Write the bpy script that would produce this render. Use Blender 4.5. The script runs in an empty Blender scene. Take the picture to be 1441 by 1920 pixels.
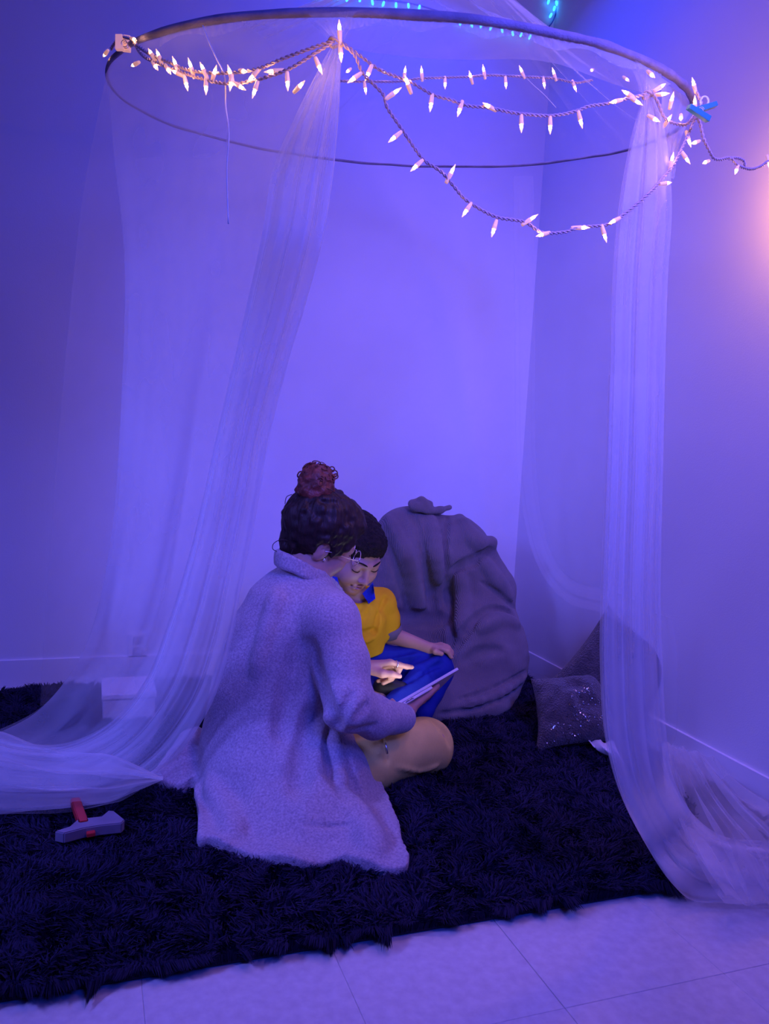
import bpy, bmesh, math, random
import numpy as np
from mathutils import Vector
sc = bpy.context.scene
C = sc.collection
random.seed(7); RNG = np.random.RandomState(7)

# ------------------------------------------------------------------ camera
F_PX, YAW, PITCH, ROLL, CAM_H = 1511.5, 0.34954, 0.09085, 0.05565, 0.852
cy_, sy_, cp_, sp_ = math.cos(YAW), math.sin(YAW), math.cos(PITCH), math.sin(PITCH)
FW = np.array([sy_*cp_, cy_*cp_, -sp_]); RT0 = np.array([cy_, -sy_, 0.0]); UP0 = np.cross(RT0, FW)
RT = math.cos(ROLL)*RT0 + math.sin(ROLL)*UP0
UPV = -math.sin(ROLL)*RT0 + math.cos(ROLL)*UP0
EYE = np.array([0, 0, CAM_H])
cam = bpy.data.cameras.new('camera'); camo = bpy.data.objects.new('camera', cam); C.objects.link(camo)
cam.sensor_fit = 'VERTICAL'; cam.sensor_height = 36; cam.lens = 36*F_PX/1920; cam.clip_start = .02
from mathutils import Matrix
camo.matrix_world = Matrix(((RT[0], UPV[0], -FW[0], 0), (RT[1], UPV[1], -FW[1], 0), (RT[2], UPV[2], -FW[2], CAM_H), (0, 0, 0, 1)))
sc.camera = camo

# ------------------------------------------------------------------ world, lights, exposure
w = bpy.data.worlds.new('world'); sc.world = w; w.use_nodes = True
w.node_tree.nodes['Background'].inputs[0].default_value = (.14, .10, 1, 1)
w.node_tree.nodes['Background'].inputs[1].default_value = .004
sc.view_settings.view_transform = 'Standard'; sc.view_settings.look = 'None'
sc.view_settings.exposure = 0; sc.view_settings.gamma = 1
sc.view_settings.use_curve_mapping = False
sc.cycles.transparent_max_bounces = 48; sc.cycles.max_bounces = 8
sc.cycles.sample_clamp_indirect = 4
def aim(o, tgt):
    d = Vector(tgt)-o.location; o.rotation_euler = d.to_track_quat('-Z', 'Y').to_euler()
def light(kind, name, loc, tgt, energy, col, size=.5, **kw):
    l = bpy.data.lights.new(name, kind); o = bpy.data.objects.new(name, l); C.objects.link(o)
    o.location = loc; l.energy = energy; l.color = col
    if kind == 'AREA': l.shape = 'DISK'; l.size = size
    else: l.shadow_soft_size = size
    for k, v in kw.items(): setattr(l, k, v)
    if tgt is not None: aim(o, tgt)
    return o
VIO = (.25, .15, 1.0); BLU = (.13, .11, 1.0); WARM = (1.0, .48, .26)
light('SPOT', 'violet_room_lamp', (.9, -.4, 1.9), (1.0, 2.3, .8), 210, (.165, .143, 1), .22, spot_size=math.radians(50), spot_blend=1)
light('SPOT', 'pink_overhead_fill', (.9, 1.75, 2.7), (1.0, 2.0, 0), 19.5, (.95, .40, 1), .18, spot_size=math.radians(110), spot_blend=1)  # added fill from above, standing in for warm bulb light; no actual fixture
light('SPOT', 'violet_overhead_fill', (.9, .55, 1.95), (.75, 1.9, 0), 32, (.47, .22, 1), .2, spot_size=math.radians(70), spot_blend=1)  # unseen fill added to brighten upward faces such as the coat hem
light('SPOT', 'violet_corner_fill', (.25, 1.15, 2.15), (1.53, 2.45, 1.1), 50, (.20, .18, 1), .15, spot_size=math.radians(38), spot_blend=1)  # added fill evening out the darker right wall at the corner
light('AREA', 'blue_room_glow', (.55, -.5, 2.0), (.95, 2.3, .9), 12.8, (.01, .052, 1), .8, spread=math.radians(95))
light('AREA', 'blue_strip_glow', (1.0, 2.35, 2.5), (.7, 1.9, 1.0), 8.9, (.01, .048, 1), .5)
light('AREA', 'violet_side_lamp', (-1.3, 1.2, 1.5), (.2, 1.75, .3), 7.6, (.145, .142, 1), .4, spread=math.radians(70))
# ------------------------------------------------------------------ projection helpers (pixel of the photo -> point at a real depth)
def ray(px, py): return (px-720.5)/F_PX*RT - (py-960)/F_PX*UPV + FW
def P(px, py, Y):            # point whose world y is Y
    d = ray(px, py); return EYE + d*(Y/d[1])
def PZ(px, py, z):           # point at height z
    d = ray(px, py); return EYE + d*((z-CAM_H)/d[2])
def PX(px, py, X):
    d = ray(px, py); return EYE + d*(X/d[0])
def proj(p):
    d = np.asarray(p)-EYE; return (720.5+F_PX*(d@RT)/(d@FW), 960-F_PX*(d@UPV)/(d@FW))

# ------------------------------------------------------------------ object helpers
def lin(c):
    return tuple(((v/255+.055)/1.055)**2.4 if v/255 > .04045 else v/255/12.92 for v in c)
def tag(o, label=None, cat=None, group=None, kind=None):
    if label: o['label'] = label
    if cat: o['category'] = cat
    if group: o['group'] = group
    if kind: o['kind'] = kind
    return o
def empty(name, loc=(0, 0, 0), label=None, cat=None, group=None):
    o = bpy.data.objects.new(name, None); C.objects.link(o); o.location = loc; o.empty_display_size = .05
    return tag(o, label, cat, group)
def link_mesh(name, me, mat=None, parent=None):
    o = bpy.data.objects.new(name, me); C.objects.link(o)
    if mat: me.materials.append(mat)
    if parent is not None:
        o.parent = parent
        off = Vector((0, 0, 0)); q = parent
        while q is not None: off += q.location; q = q.parent
        o.location = -off
    return o
def mesh_np(name, V, Fq, mat=None, parent=None, smooth=True):
    me = bpy.data.meshes.new(name)
    V = np.asarray(V, np.float32); Fq = np.asarray(Fq, np.int32); n = Fq.shape[1]
    me.vertices.add(len(V)); me.vertices.foreach_set('co', V.ravel())
    me.loops.add(Fq.size); me.loops.foreach_set('vertex_index', Fq.ravel())
    me.polygons.add(len(Fq)); me.polygons.foreach_set('loop_start', np.arange(len(Fq), dtype=np.int32)*n)
    me.polygons.foreach_set('loop_total', np.full(len(Fq), n, np.int32))
    me.polygons.foreach_set('use_smooth', np.full(len(Fq), smooth))
    me.update(calc_edges=True); me.validate()
    return link_mesh(name, me, mat, parent)
def bm_obj(name, bm, mat=None, parent=None, smooth=False, ang=None):
    me = bpy.data.meshes.new(name); bm.to_mesh(me); bm.free()
    for p in me.polygons: p.use_smooth = smooth
    return link_mesh(name, me, mat, parent)
def box_bm(lo, hi, bev=0.0, seg=1, bm=None):
    b = bmesh.new(); bmesh.ops.create_cube(b, size=1)
    lo = Vector(lo); hi = Vector(hi)
    for v in b.verts: v.co = Vector([(lo[i]+hi[i])/2+v.co[i]*(hi[i]-lo[i]) for i in range(3)])
    if bev: bmesh.ops.bevel(b, geom=b.edges[:], offset=bev, segments=seg, profile=.7, affect='EDGES')
    return b
def catmull(pts, n):
    pts = np.asarray(pts, float); m = len(pts)
    t = np.linspace(0, m-1-1e-9, n); i = t.astype(int); f = (t-i)[:, None]
    g = lambda k: pts[np.clip(k, 0, m-1)]
    p0, p1, p2, p3 = g(i-1), g(i), g(i+1), g(i+2)
    return .5*((2*p1)+(-p0+p2)*f+(2*p0-5*p1+4*p2-p3)*f**2+(-p0+3*p1-3*p2+p3)*f**3)
def tube_vf(path, rad, sides=8, cap=True):
    path = np.asarray(path, float); n = len(path)
    rad = np.full(n, rad) if np.isscalar(rad) else np.asarray(rad)
    T = np.gradient(path, axis=0); T /= np.linalg.norm(T, axis=1)[:, None]+1e-12
    a = np.array([0, 0, 1.]) if abs(T[0][2]) < .9 else np.array([1., 0, 0])
    V = []; u = np.cross(T[0], a); u /= np.linalg.norm(u)
    for k in range(n):
        u = u-T[k]*(u@T[k]); u /= np.linalg.norm(u)+1e-12; v = np.cross(T[k], u)
        for s in range(sides):
            th = 2*math.pi*s/sides; V.append(path[k]+rad[k]*(math.cos(th)*u+math.sin(th)*v))
    Fq = []
    for k in range(n-1):
        for s in range(sides):
            a0 = k*sides+s; a1 = k*sides+(s+1) % sides
            Fq.append((a0, a1, a1+sides, a0+sides))
    if cap:
        V.append(path[0]); V.append(path[-1]); c0 = len(V)-2
        for s in range(sides):
            Fq.append((c0, (s+1) % sides, s, c0)); b0 = (n-1)*sides
            Fq.append((c0+1, b0+s, b0+(s+1) % sides, c0+1))
    return V, Fq
def join_vf(lst):
    V = []; Fq = []
    for v, f in lst:
        o = len(V); V += list(v); Fq += [tuple(i+o for i in q) for q in f]
    return V, Fq
def vf_obj(name, vf, mat, parent=None, smooth=True):
    V, Fq = vf; me = bpy.data.meshes.new(name)
    me.from_pydata([tuple(map(float, v)) for v in V], [], [tuple(dict.fromkeys(q)) for q in Fq])
    for p in me.polygons: p.use_smooth = smooth
    me.update(); return link_mesh(name, me, mat, parent)
def tube(name, path, rad, mat, parent=None, sides=8):
    return vf_obj(name, tube_vf(path, rad, sides), mat, parent)

# ------------------------------------------------------------------ materials
def mat(name, col, rough=.8, var=0, vscale=20, bump=0, bscale=200, bdist=.002, sheen=0, metal=0, emit=None, estr=0, sss=0, stretch=None, spec=.5, col2=None, detail=3, wave=None):
    m = bpy.data.materials.new(name); m.use_nodes = True; nt = m.node_tree; N = nt.nodes; L = nt.links
    b = N['Principled BSDF']; b.inputs['Base Color'].default_value = (*col, 1); b.inputs['Roughness'].default_value = rough
    b.inputs['Metallic'].default_value = metal; b.inputs['Specular IOR Level'].default_value = spec
    if sheen: b.inputs['Sheen Weight'].default_value = sheen; b.inputs['Sheen Roughness'].default_value = .5
    if sss:
        b.inputs['Subsurface Weight'].default_value = sss; b.inputs['Subsurface Radius'].default_value = (.012, .005, .003); b.inputs['Subsurface Scale'].default_value = 1
    if emit: b.inputs['Emission Color'].default_value = (*emit, 1); b.inputs['Emission Strength'].default_value = estr
    tc = N.new('ShaderNodeTexCoord'); vec = tc.outputs['Object']
    if stretch:
        mp = N.new('ShaderNodeMapping'); mp.inputs['Scale'].default_value = stretch; L.new(vec, mp.inputs[0]); vec = mp.outputs[0]
    if var:
        n = N.new('ShaderNodeTexNoise'); n.inputs['Scale'].default_value = vscale; n.inputs['Detail'].default_value = detail; L.new(vec, n.inputs[0])
        r = N.new('ShaderNodeMapRange'); r.inputs[1].default_value = .3; r.inputs[2].default_value = .7; L.new(n.outputs[0], r.inputs[0])
        mx = N.new('ShaderNodeMix'); mx.data_type = 'RGBA'; L.new(r.outputs[0], mx.inputs[0])
        c2 = col2 or tuple(c*(1-var) for c in col)
        mx.inputs[6].default_value = (*col, 1); mx.inputs[7].default_value = (*c2, 1); L.new(mx.outputs[2], b.inputs['Base Color'])
    if bump:
        n2 = N.new('ShaderNodeTexNoise'); n2.inputs['Scale'].default_value = bscale; n2.inputs['Detail'].default_value = 2; L.new(vec, n2.inputs[0])
        src = n2.outputs[0]
        if wave:
            wv = N.new('ShaderNodeTexWave'); wv.inputs['Scale'].default_value = wave; wv.inputs['Distortion'].default_value = 1.5; L.new(vec, wv.inputs[0])
            ma = N.new('ShaderNodeMath'); ma.operation = 'ADD'; L.new(wv.outputs[1], ma.inputs[0]); L.new(src, ma.inputs[1]); src = ma.outputs[0]
        bp = N.new('ShaderNodeBump'); bp.inputs['Strength'].default_value = bump; bp.inputs['Distance'].default_value = bdist
        L.new(src, bp.inputs['Height']); L.new(bp.outputs[0], b.inputs['Normal'])
    return m
M = {}
M['wall'] = mat('wall_paint', (.78, .76, .80), .65, .04, 3, .25, 260, .001)
M['ceiling'] = mat('ceiling_paint', (.75, .75, .75), .9, bump=.2)
M['base'] = mat('baseboard_vinyl', (.80, .78, .82), .35, .05, 5)
M['tile'] = mat('vinyl_tile', (.66, .62, .62), .38, .22, 55, .1, 120, .0006, detail=6, col2=(.56, .51, .52))
M['joint'] = mat('tile_joint', (.05, .04, .05), .9)
M['rugbase'] = mat('rug_backing', (.012, .010, .030), 1)
M['pile'] = mat('rug_pile', (.020, .018, .050), .85, .6, 9, sheen=.0, spec=.12, col2=(.010, .009, .030))
M['coat'] = mat('boucle_wool', (.45, .38, .42), .95, .45, 210, .5, 320, .003, sheen=.2, spec=.1, col2=(.27, .22, .27), detail=5)
M['coat_in'] = M['coat']
M['skin'] = mat('skin_adult', (.52, .27, .20), .5, .10, 30, .15, 300, .0008, sss=.12)
M['skin_b'] = mat('skin_child', (.50, .27, .19), .5, .08, 30, .1, 300, .0006, sss=.12)
M['hair'] = mat('dark_hair', (.028, .010, .010), .55, .6, 60, .6, 140, .004, stretch=(1, 1, .25), spec=.35)
M['bun'] = mat('auburn_hair', (.20, .045, .030), .5, .6, 50, .6, 160, .003, spec=.4)
M['hair_b'] = mat('short_black_hair', (.016, .009, .010), .7, .5, 90, 1, 300, .006, spec=.25)
M['khaki'] = mat('khaki_twill', (.80, .60, .17), .85, .12, 25, .35, 500, .0012, wave=120, spec=.2)
M['yellow'] = mat('yellow_pique', (.86, .50, .010), .85, .08, 20, .5, 600, .001, spec=.15)
M['blue'] = mat('royal_blue_knit', (.012, .03, .42), .85, .1, 30, .3, 400, .001, spec=.15)
M['pants'] = mat('blue_trousers', (.010, .025, .30), .8, .25, 14, .3, 300, .002, spec=.2)
M['grey'] = mat('grey_knit', (.16, .13, .17), .9)
M['shoe'] = mat('black_shoe', (.012, .010, .014), .5)
M['bean'] = mat('grey_linen', (.205, .170, .190), .95, .25, 9, .7, 330, .002, sheen=.15, spec=.12, wave=90, detail=5)
M['plush'] = mat('dark_plush', (.085, .07, .085), 1, .45, 40, 1, 220, .008, sheen=.3, spec=.1)
M['sequin'] = mat('silver_sequin', (.55, .55, .60), .3, metal=1)
M['white'] = mat('white_plastic', (.8, .78, .78), .35)
M['wood'] = mat('ring_sleeve', (.28, .25, .36), .9, .3, 40, .5, 300)
M['cord'] = mat('string_cord', (.55, .40, .40), .5)
M['socket'] = mat('cream_socket_glow', (.85, .62, .50), .45, emit=(1, .42, .22), estr=.45)  # painted glow: emission stands in for bulb light through the socket
M['bulb'] = mat('lit_bulb', (1, .8, .6), .3, emit=(1, .50, .26), estr=90)
nt = M['bulb'].node_tree; tc = nt.nodes.new('ShaderNodeTexCoord'); sx = nt.nodes.new('ShaderNodeSeparateXYZ'); mr = nt.nodes.new('ShaderNodeMapRange')
nt.links.new(tc.outputs['Object'], sx.inputs[0]); nt.links.new(sx.outputs[2], mr.inputs[0])
for i_, v_ in ((1, .0045), (2, .0085), (3, 45), (4, 1.4)): mr.inputs[i_].default_value = v_
nt.links.new(mr.outputs[0], nt.nodes['Principled BSDF'].inputs['Emission Strength'])   # the filament end is bright, the glass tip is not
M['led'] = mat('blue_led', (.2, .6, 1), .3, emit=(.02, .38, 1), estr=5)
M['ledcord'] = mat('led_cord', (.1, .14, .5), .4)
M['teal'] = mat('teal_plastic', (.02, .24, .30), .5)
M['steel'] = mat('steel', (.6, .6, .62), .3, metal=1)
M['gold'] = mat('glasses_wire', (.75, .62, .60), .3, metal=1)
M['silver'] = mat('silver', (.9, .9, .92), .15, metal=1)
M['tab'] = mat('tablet_shell', (.62, .60, .66), .4)
M['tabdark'] = mat('tablet_marking', (.05, .05, .06), .5)
M['screen'] = mat('lit_screen', (.9, .9, 1), .3, emit=(.86, .84, 1.0), estr=5)
M['red'] = mat('red_plastic', (.50, .025, .03), .5)
M['toygrey'] = mat('grey_plastic', (.20, .18, .24), .5, .2, 30)
M['eye'] = mat('eye_white', (.6, .55, .55), .2)
M['iris'] = mat('eye_iris', (.02, .012, .01), .15)
M['lip'] = mat('lip_skin', (.42, .16, .14), .45, sss=.1)
M['box'] = mat('pale_card', (.60, .58, .62), .7)
def net_mat(name, dens, col=(.86, .86, .90), var=.3):
    m = bpy.data.materials.new(name); m.use_nodes = True; nt = m.node_tree; N = nt.nodes; L = nt.links
    N.remove(N['Principled BSDF']); out = N['Material Output']
    df = N.new('ShaderNodeBsdfDiffuse'); df.inputs[0].default_value = (*col, 1)
    tl = N.new('ShaderNodeBsdfTranslucent'); tl.inputs[0].default_value = (*col, 1)
    tr = N.new('ShaderNodeBsdfTransparent')
    m1 = N.new('ShaderNodeMixShader'); m1.inputs[0].default_value = .45; L.new(df.outputs[0], m1.inputs[1]); L.new(tl.outputs[0], m1.inputs[2])
    lw = N.new('ShaderNodeLayerWeight'); lw.inputs['Blend'].default_value = .5
    # a thread screen covers more of the view the more it is turned edge-on
    pw = N.new('ShaderNodeMath'); pw.operation = 'POWER'; L.new(lw.outputs['Facing'], pw.inputs[0]); pw.inputs[1].default_value = 3.0
    tc = N.new('ShaderNodeTexCoord')
    n = N.new('ShaderNodeTexNoise'); n.inputs['Scale'].default_value = 5; n.inputs['Detail'].default_value = 2; L.new(tc.outputs['Object'], n.inputs[0])
    a = N.new('ShaderNodeMapRange'); a.inputs[1].default_value = .3; a.inputs[2].default_value = .7; a.inputs[3].default_value = dens*(1-var); a.inputs[4].default_value = dens*(1+var); L.new(n.outputs[0], a.inputs[0])
    mu = N.new('ShaderNodeMath'); mu.operation = 'MULTIPLY_ADD'; L.new(pw.outputs[0], mu.inputs[0]); mu.inputs[1].default_value = min(.6, dens*1.3+.05); L.new(a.outputs[0], mu.inputs[2]); mu.use_clamp = True
    m2 = N.new('ShaderNodeMixShader'); L.new(mu.outputs[0], m2.inputs[0]); L.new(tr.outputs[0], m2.inputs[1]); L.new(m1.outputs[0], m2.inputs[2])
    L.new(m2.outputs[0], out.inputs[0]); return m
M['net'] = net_mat('sheer_net', .27)
M['net_thin'] = net_mat('sheer_net_single', .13)
M['net_dense'] = net_mat('sheer_net_gathered', .30)
M['net_pile'] = net_mat('sheer_net_heaped', .38, var=.55)

# ------------------------------------------------------------------ setting
WX, WY, CEIL = 1.53, 2.704, 2.75
def struct(name, bm, m, parent=None, smooth=False):
    o = bm_obj(name, bm, m, parent, smooth)
    if parent is None: o['kind'] = 'structure'
    return o
T = .3048; OX, OY = .697, .983
floor = struct('floor', box_bm((-2.4, -1.5, -.06), (WX, WY, -.0045)), M['joint'])
tb = box_bm((.0002, .0002, -.004), (T-.0002, T-.0002, 0), .0008)
tile_me = bpy.data.meshes.new('tile'); tb.to_mesh(tile_me); tb.free(); tile_me.materials.append(M['tile'])
for i in range(-10, 3):
    for j in range(-8, 6):
        x, y = OX+i*T, OY+j*T
        if x >= WX or y >= WY: continue
        o = bpy.data.objects.new('tile', tile_me); C.objects.link(o); o.parent = floor
        o.location = (x+random.uniform(-1, 1)*.0002, y+random.uniform(-1, 1)*.0002, random.uniform(-.0004, 0))
        if x+T > WX: o.scale.x = (WX-x)/T
        if y+T > WY: o.scale.y = (WY-y)/T
struct('wall_back', box_bm((-2.4, WY, -.06), (WX+.12, WY+.12, CEIL)), M['wall'])
struct('wall_right', box_bm((WX, -1.5, -.06), (WX+.12, WY, CEIL)), M['wall'])
struct('ceiling', box_bm((-2.4, -1.5, CEIL), (WX+.12, WY+.12, CEIL+.08)), M['ceiling'])
struct('baseboard_back', box_bm((-2.4, WY-.006, 0), (WX, WY+.001, .1), .002), M['base'])
struct('baseboard_right', box_bm((WX-.006, -1.5, 0), (WX+.001, WY-.006, .1), .002), M['base'])

# ------------------------------------------------------------------ rug
RX0, RX1, RY0, RY1 = -2.0, 1.49, 1.215, 2.655
rug = empty('shag_rug', ((RX0+RX1)/2, (RY0+RY1)/2, 0), 'large navy black long-pile shag rug spread over the pale floor tiles', 'rug')
bm_obj('rug_backing', box_bm((RX0, RY0, .0005), (RX1, RY1, .010), .003), M['rugbase'], rug)
def lattice_noise(x, y, s, seed):
    r = np.random.RandomState(seed).rand(256, 256)
    u = x/s+100; v = y/s+100; i = np.floor(u).astype(int); j = np.floor(v).astype(int); f = u-i; g = v-j
    f = f*f*(3-2*f); g = g*g*(3-2*g); R_ = lambda a, b: r[a % 256, b % 256]
    return (R_(i, j)*(1-f)+R_(i+1, j)*f)*(1-g)+(R_(i, j+1)*(1-f)+R_(i+1, j+1)*f)*g
def pile(n, x, y, hgt, edge=None):
    a = lattice_noise(x, y, .035, 1)*9+lattice_noise(x, y, .11, 2)*5; lean = .35+.6*RNG.rand(n)
    dx, dy = np.cos(a)*lean, np.sin(a)*lean
    if edge is not None: dx = dx*.6+edge[0]; dy = dy*.6+edge[1]
    h = hgt*(.65+.5*RNG.rand(n))*(.75+.5*lattice_noise(x, y, .06, 3)); L_ = h*1.0
    th = RNG.rand(n)*6.28; wv = .0017+.001*RNG.rand(n); wx, wy = np.cos(th)*wv, np.sin(th)*wv
    z0 = np.full(n, .006)
    v0 = np.stack([x-wx, y-wy, z0], 1); v1 = np.stack([x+wx, y+wy, z0], 1)
    mx, my = x+dx*L_*.35, y+dy*L_*.35
    v2 = np.stack([mx+wx, my+wy, z0+h*.62], 1); v3 = np.stack([mx-wx, my-wy, z0+h*.62], 1)
    tx, ty = x+dx*L_, y+dy*L_; tz = z0+h*(.95-.25*lean)
    v4 = np.stack([tx, ty, tz], 1)
    V = np.stack([v0, v1, v2, v3, v4], 1).reshape(-1, 3)
    k = np.arange(n)*5
    return V, np.concatenate([np.stack([k, k+1, k+2], 1), np.stack([k, k+2, k+3], 1), np.stack([k+3, k+2, k+4], 1)])
n = 230000
x = RNG.uniform(-.75, RX1, n); y = RNG.uniform(RY0, RY1, n)
V1, F1 = pile(n, x, y, .034)
n2 = 22000; x2 = RNG.uniform(-.5, RX1, n2); y2 = np.full(n2, RY0)+RNG.rand(n2)*.02
tuft = np.clip(lattice_noise(x2, x2*0, .022, 11)*.9+lattice_noise(x2, x2*0, .075, 12)*.9-.35, .12, 1.4)   # the fringe falls over the edge in uneven tufts
V2, F2 = pile(n2, x2, y2, .030, (0, -.85))
V2 = V2.reshape(-1, 5, 3); V2[:, 2:, 1] = y2[:, None]+(V2[:, 2:, 1]-y2[:, None])*tuft[:, None]*1.25; V2[:, 4, 2] *= np.clip(1.1-tuft*.75, .2, 1); V2 = V2.reshape(-1, 3)

n3 = 9000; V3, F3 = pile(n3, np.full(n3, RX1)-RNG.rand(n3)*.02, RNG.uniform(RY0, RY1, n3), .026, (.35, 0))
n4 = 9000; V4, F4 = pile(n4, RNG.uniform(-2, -.75, n4), RNG.uniform(RY0, RY1, n4), .04)
V = np.concatenate([V1, V2, V3, V4]); Fq = np.concatenate([F1, F2+len(V1), F3+len(V1)+len(V2), F4+len(V1)+len(V2)+len(V3)])
V[:, 0] = np.minimum(V[:, 0], WX-.008)
tag(mesh_np('pile', V, Fq, M['pile'], rug, False), kind='stuff')
RUGZ = .028

# ------------------------------------------------------------------ signed-distance modelling
def smin(a, b, k):
    if k <= 0: return np.minimum(a, b)
    h = np.maximum(k-np.abs(a-b), 0)/k
    return np.minimum(a, b)-h*h*k*.25
def smax(a, b, k): return -smin(-a, -b, k)
def axis(lo, hi, h, fine=None, hf=None):
    if fine is None: return np.arange(lo, hi+h, h)
    f0, f1 = fine
    out = [lo]
    while out[-1] < hi:
        out.append(out[-1]+(hf if f0-h <= out[-1] < f1 else h))
    return np.array(out)
class Sdf:
    def __init__(s, xs, ys, zs):
        s.x, s.y, s.z = [np.asarray(a, np.float32) for a in (xs, ys, zs)]
        s.d = np.full((len(xs), len(ys), len(zs)), .3, np.float32)
    def block(s, lo, hi):
        sl = []
        for a, l, h in zip((s.x, s.y, s.z), lo, hi):
            i = max(0, np.searchsorted(a, l)-1); j = min(len(a), np.searchsorted(a, h)+1); sl.append(slice(i, max(j, i+1)))
        return tuple(sl), s.x[sl[0]][:, None, None], s.y[sl[1]][None, :, None], s.z[sl[2]][None, None, :]
    def comb(s, sl, d, k, op):
        if op == 'add': s.d[sl] = smin(s.d[sl], d, k)
        elif op == 'sub': s.d[sl] = smax(s.d[sl], -d, k)
        elif op == 'int': s.d[sl] = smax(s.d[sl], d, k)
    def cone(s, a, b, ra, rb, k=.02, op='add', flat=None):
        a = np.asarray(a, float); b = np.asarray(b, float); m = max(ra, rb)+k+.035
        sl, X, Y, Z = s.block(np.minimum(a, b)-m, np.maximum(a, b)+m)
        v = b-a; L2 = max(v@v, 1e-9)
        t = np.clip(((X-a[0])*v[0]+(Y-a[1])*v[1]+(Z-a[2])*v[2])/L2, 0, 1)
        q = np.sqrt((X-a[0]-t*v[0])**2+(Y-a[1]-t*v[1])**2+(Z-a[2]-t*v[2])**2)-(ra+(rb-ra)*t)
        s.comb(sl, q.astype(np.float32), k, op)
    def chain(s, pts, k=.02, op='add'):
        for (a, ra), (b, rb) in zip(pts[:-1], pts[1:]): s.cone(a, b, ra, rb, k, op)
    def ell(s, c, r, k=.02, op='add', ax=None):
        c = np.asarray(c, float); r = np.asarray(r, float); m = max(r)+k+.035
        sl, X, Y, Z = s.block(c-m, c+m); X = X-c[0]; Y = Y-c[1]; Z = Z-c[2]
        if ax is not None:
            a, b, e = ax; X, Y, Z = X*a[0]+Y*a[1]+Z*a[2], X*b[0]+Y*b[1]+Z*b[2], X*e[0]+Y*e[1]+Z*e[2]
        k0 = np.sqrt((X/r[0])**2+(Y/r[1])**2+(Z/r[2])**2); k1 = np.sqrt((X/r[0]**2)**2+(Y/r[1]**2)**2+(Z/r[2]**2)**2)+1e-6
        s.comb(sl, (k0*(k0-1)/k1).astype(np.float32), k, op)
    def plane(s, p, n, k=.01):       # keep the side opposite to n
        p = np.asarray(p); n = np.asarray(n)/np.linalg.norm(n)
        d = (s.x[:, None, None]-p[0])*n[0]+(s.y[None, :, None]-p[1])*n[1]+(s.z[None, None, :]-p[2])*n[2]
        s.d = smax(s.d, d.astype(np.float32), k)
    def noise(s, amp, scale, seed):
        scale = (scale,)*3 if np.isscalar(scale) else scale
        Ms = []; dims = []
        for a, sc_ in zip((s.x, s.y, s.z), scale):
            u = (a-a[0])/sc_; i = np.floor(u).astype(int); f = u-i; f = f*f*(3-2*f); n_ = i.max()+2
            m_ = np.zeros((len(a), n_), np.float32); m_[np.arange(len(a)), i] = 1-f; m_[np.arange(len(a)), i+1] = f; Ms.append(m_); dims.append(n_)
        r = np.random.RandomState(seed).uniform(-1, 1, dims).astype(np.float32)
        r = np.einsum('abc,za->zbc', r, Ms[0], optimize=True); r = np.einsum('zbc,yb->zyc', r, Ms[1], optimize=True); r = np.einsum('zyc,xc->zyx', r, Ms[2], optimize=True)
        s.d += amp*r
    def at(s, p):
        i = [int(np.clip(np.searchsorted(a, v), 1, len(a)-1)) for a, v in zip((s.x, s.y, s.z), p)]
        return float(s.d[i[0], i[1], i[2]])
    def hit(s, px, py, t0=1.2, t1=3.2, step=.004):
        d = ray(px, py); d = d/np.linalg.norm(d); t = t0
        while t < t1:
            p = EYE+d*t
            if s.x[0] < p[0] < s.x[-1] and s.y[0] < p[1] < s.y[-1] and s.z[0] < p[2] < s.z[-1] and s.at(p) < 0: return p
            t += step
        return None
    def fold(s, pix, r, k, op, depth=0.0):     # a ridge or crease that follows the surface
        pts = [s.hit(*q[:2]) for q in catmull(pix, max(4, len(pix)*3))]
        pts = [p+ray(*proj(p))*depth for p in pts if p is not None]
        n_ = len(pts)
        for i in range(n_-1):
            if np.linalg.norm(pts[i+1]-pts[i]) > .12: continue
            f0 = math.sin(math.pi*(i+.6)/(n_+.2))**.5; f1 = math.sin(math.pi*(i+1.6)/(n_+1.2))**.5 if i < n_-2 else .5
            s.cone(pts[i], pts[i+1], r*max(f0, .3), r*max(f1, .3), k, op)
    def mesh(s, name, m, parent=None, smooth_it=2):
        d = s.d; ins = d < 0
        d[0], d[-1], d[:, 0], d[:, -1], d[:, :, 0], d[:, :, -1] = (.1,)*6; ins = d < 0
        nx, ny, nz = d.shape
        cnt = np.zeros((nx-1, ny-1, nz-1), np.int8)
        for a in (0, 1):
            for b in (0, 1):
                for c in (0, 1): cnt += ins[a:nx-1+a, b:ny-1+b, c:nz-1+c]
        ci, cj, ck = np.nonzero((cnt > 0) & (cnt < 8)); del cnt
        nv = len(ci); idx = np.full((nx-1, ny-1, nz-1), -1, np.int32); idx[ci, cj, ck] = np.arange(nv)
        acc = np.zeros((nv, 3)); w_ = np.zeros(nv); A = (s.x, s.y, s.z)
        for axn in range(3):
            for u in (0, 1):
                for v in (0, 1):
                    o0 = [0, 0, 0]; ot = [i for i in range(3) if i != axn]; o0[ot[0]] = u; o0[ot[1]] = v
                    o1 = list(o0); o1[axn] = 1
                    d0 = d[ci+o0[0], cj+o0[1], ck+o0[2]]; d1 = d[ci+o1[0], cj+o1[1], ck+o1[2]]
                    mk = (d0 < 0) != (d1 < 0); t = np.where(mk, d0/np.where(mk, d0-d1, 1), 0)
                    base = [ci, cj, ck]; pos = []
                    for q in range(3):
                        a0 = A[q][base[q]+o0[q]]
                        if q == axn: a0 = a0+t*(A[q][base[q]+1]-A[q][base[q]])
                        pos.append(a0)
                    acc += np.stack(pos, 1)*mk[:, None]; w_ += mk
        V = acc/w_[:, None]; Q = []
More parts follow.
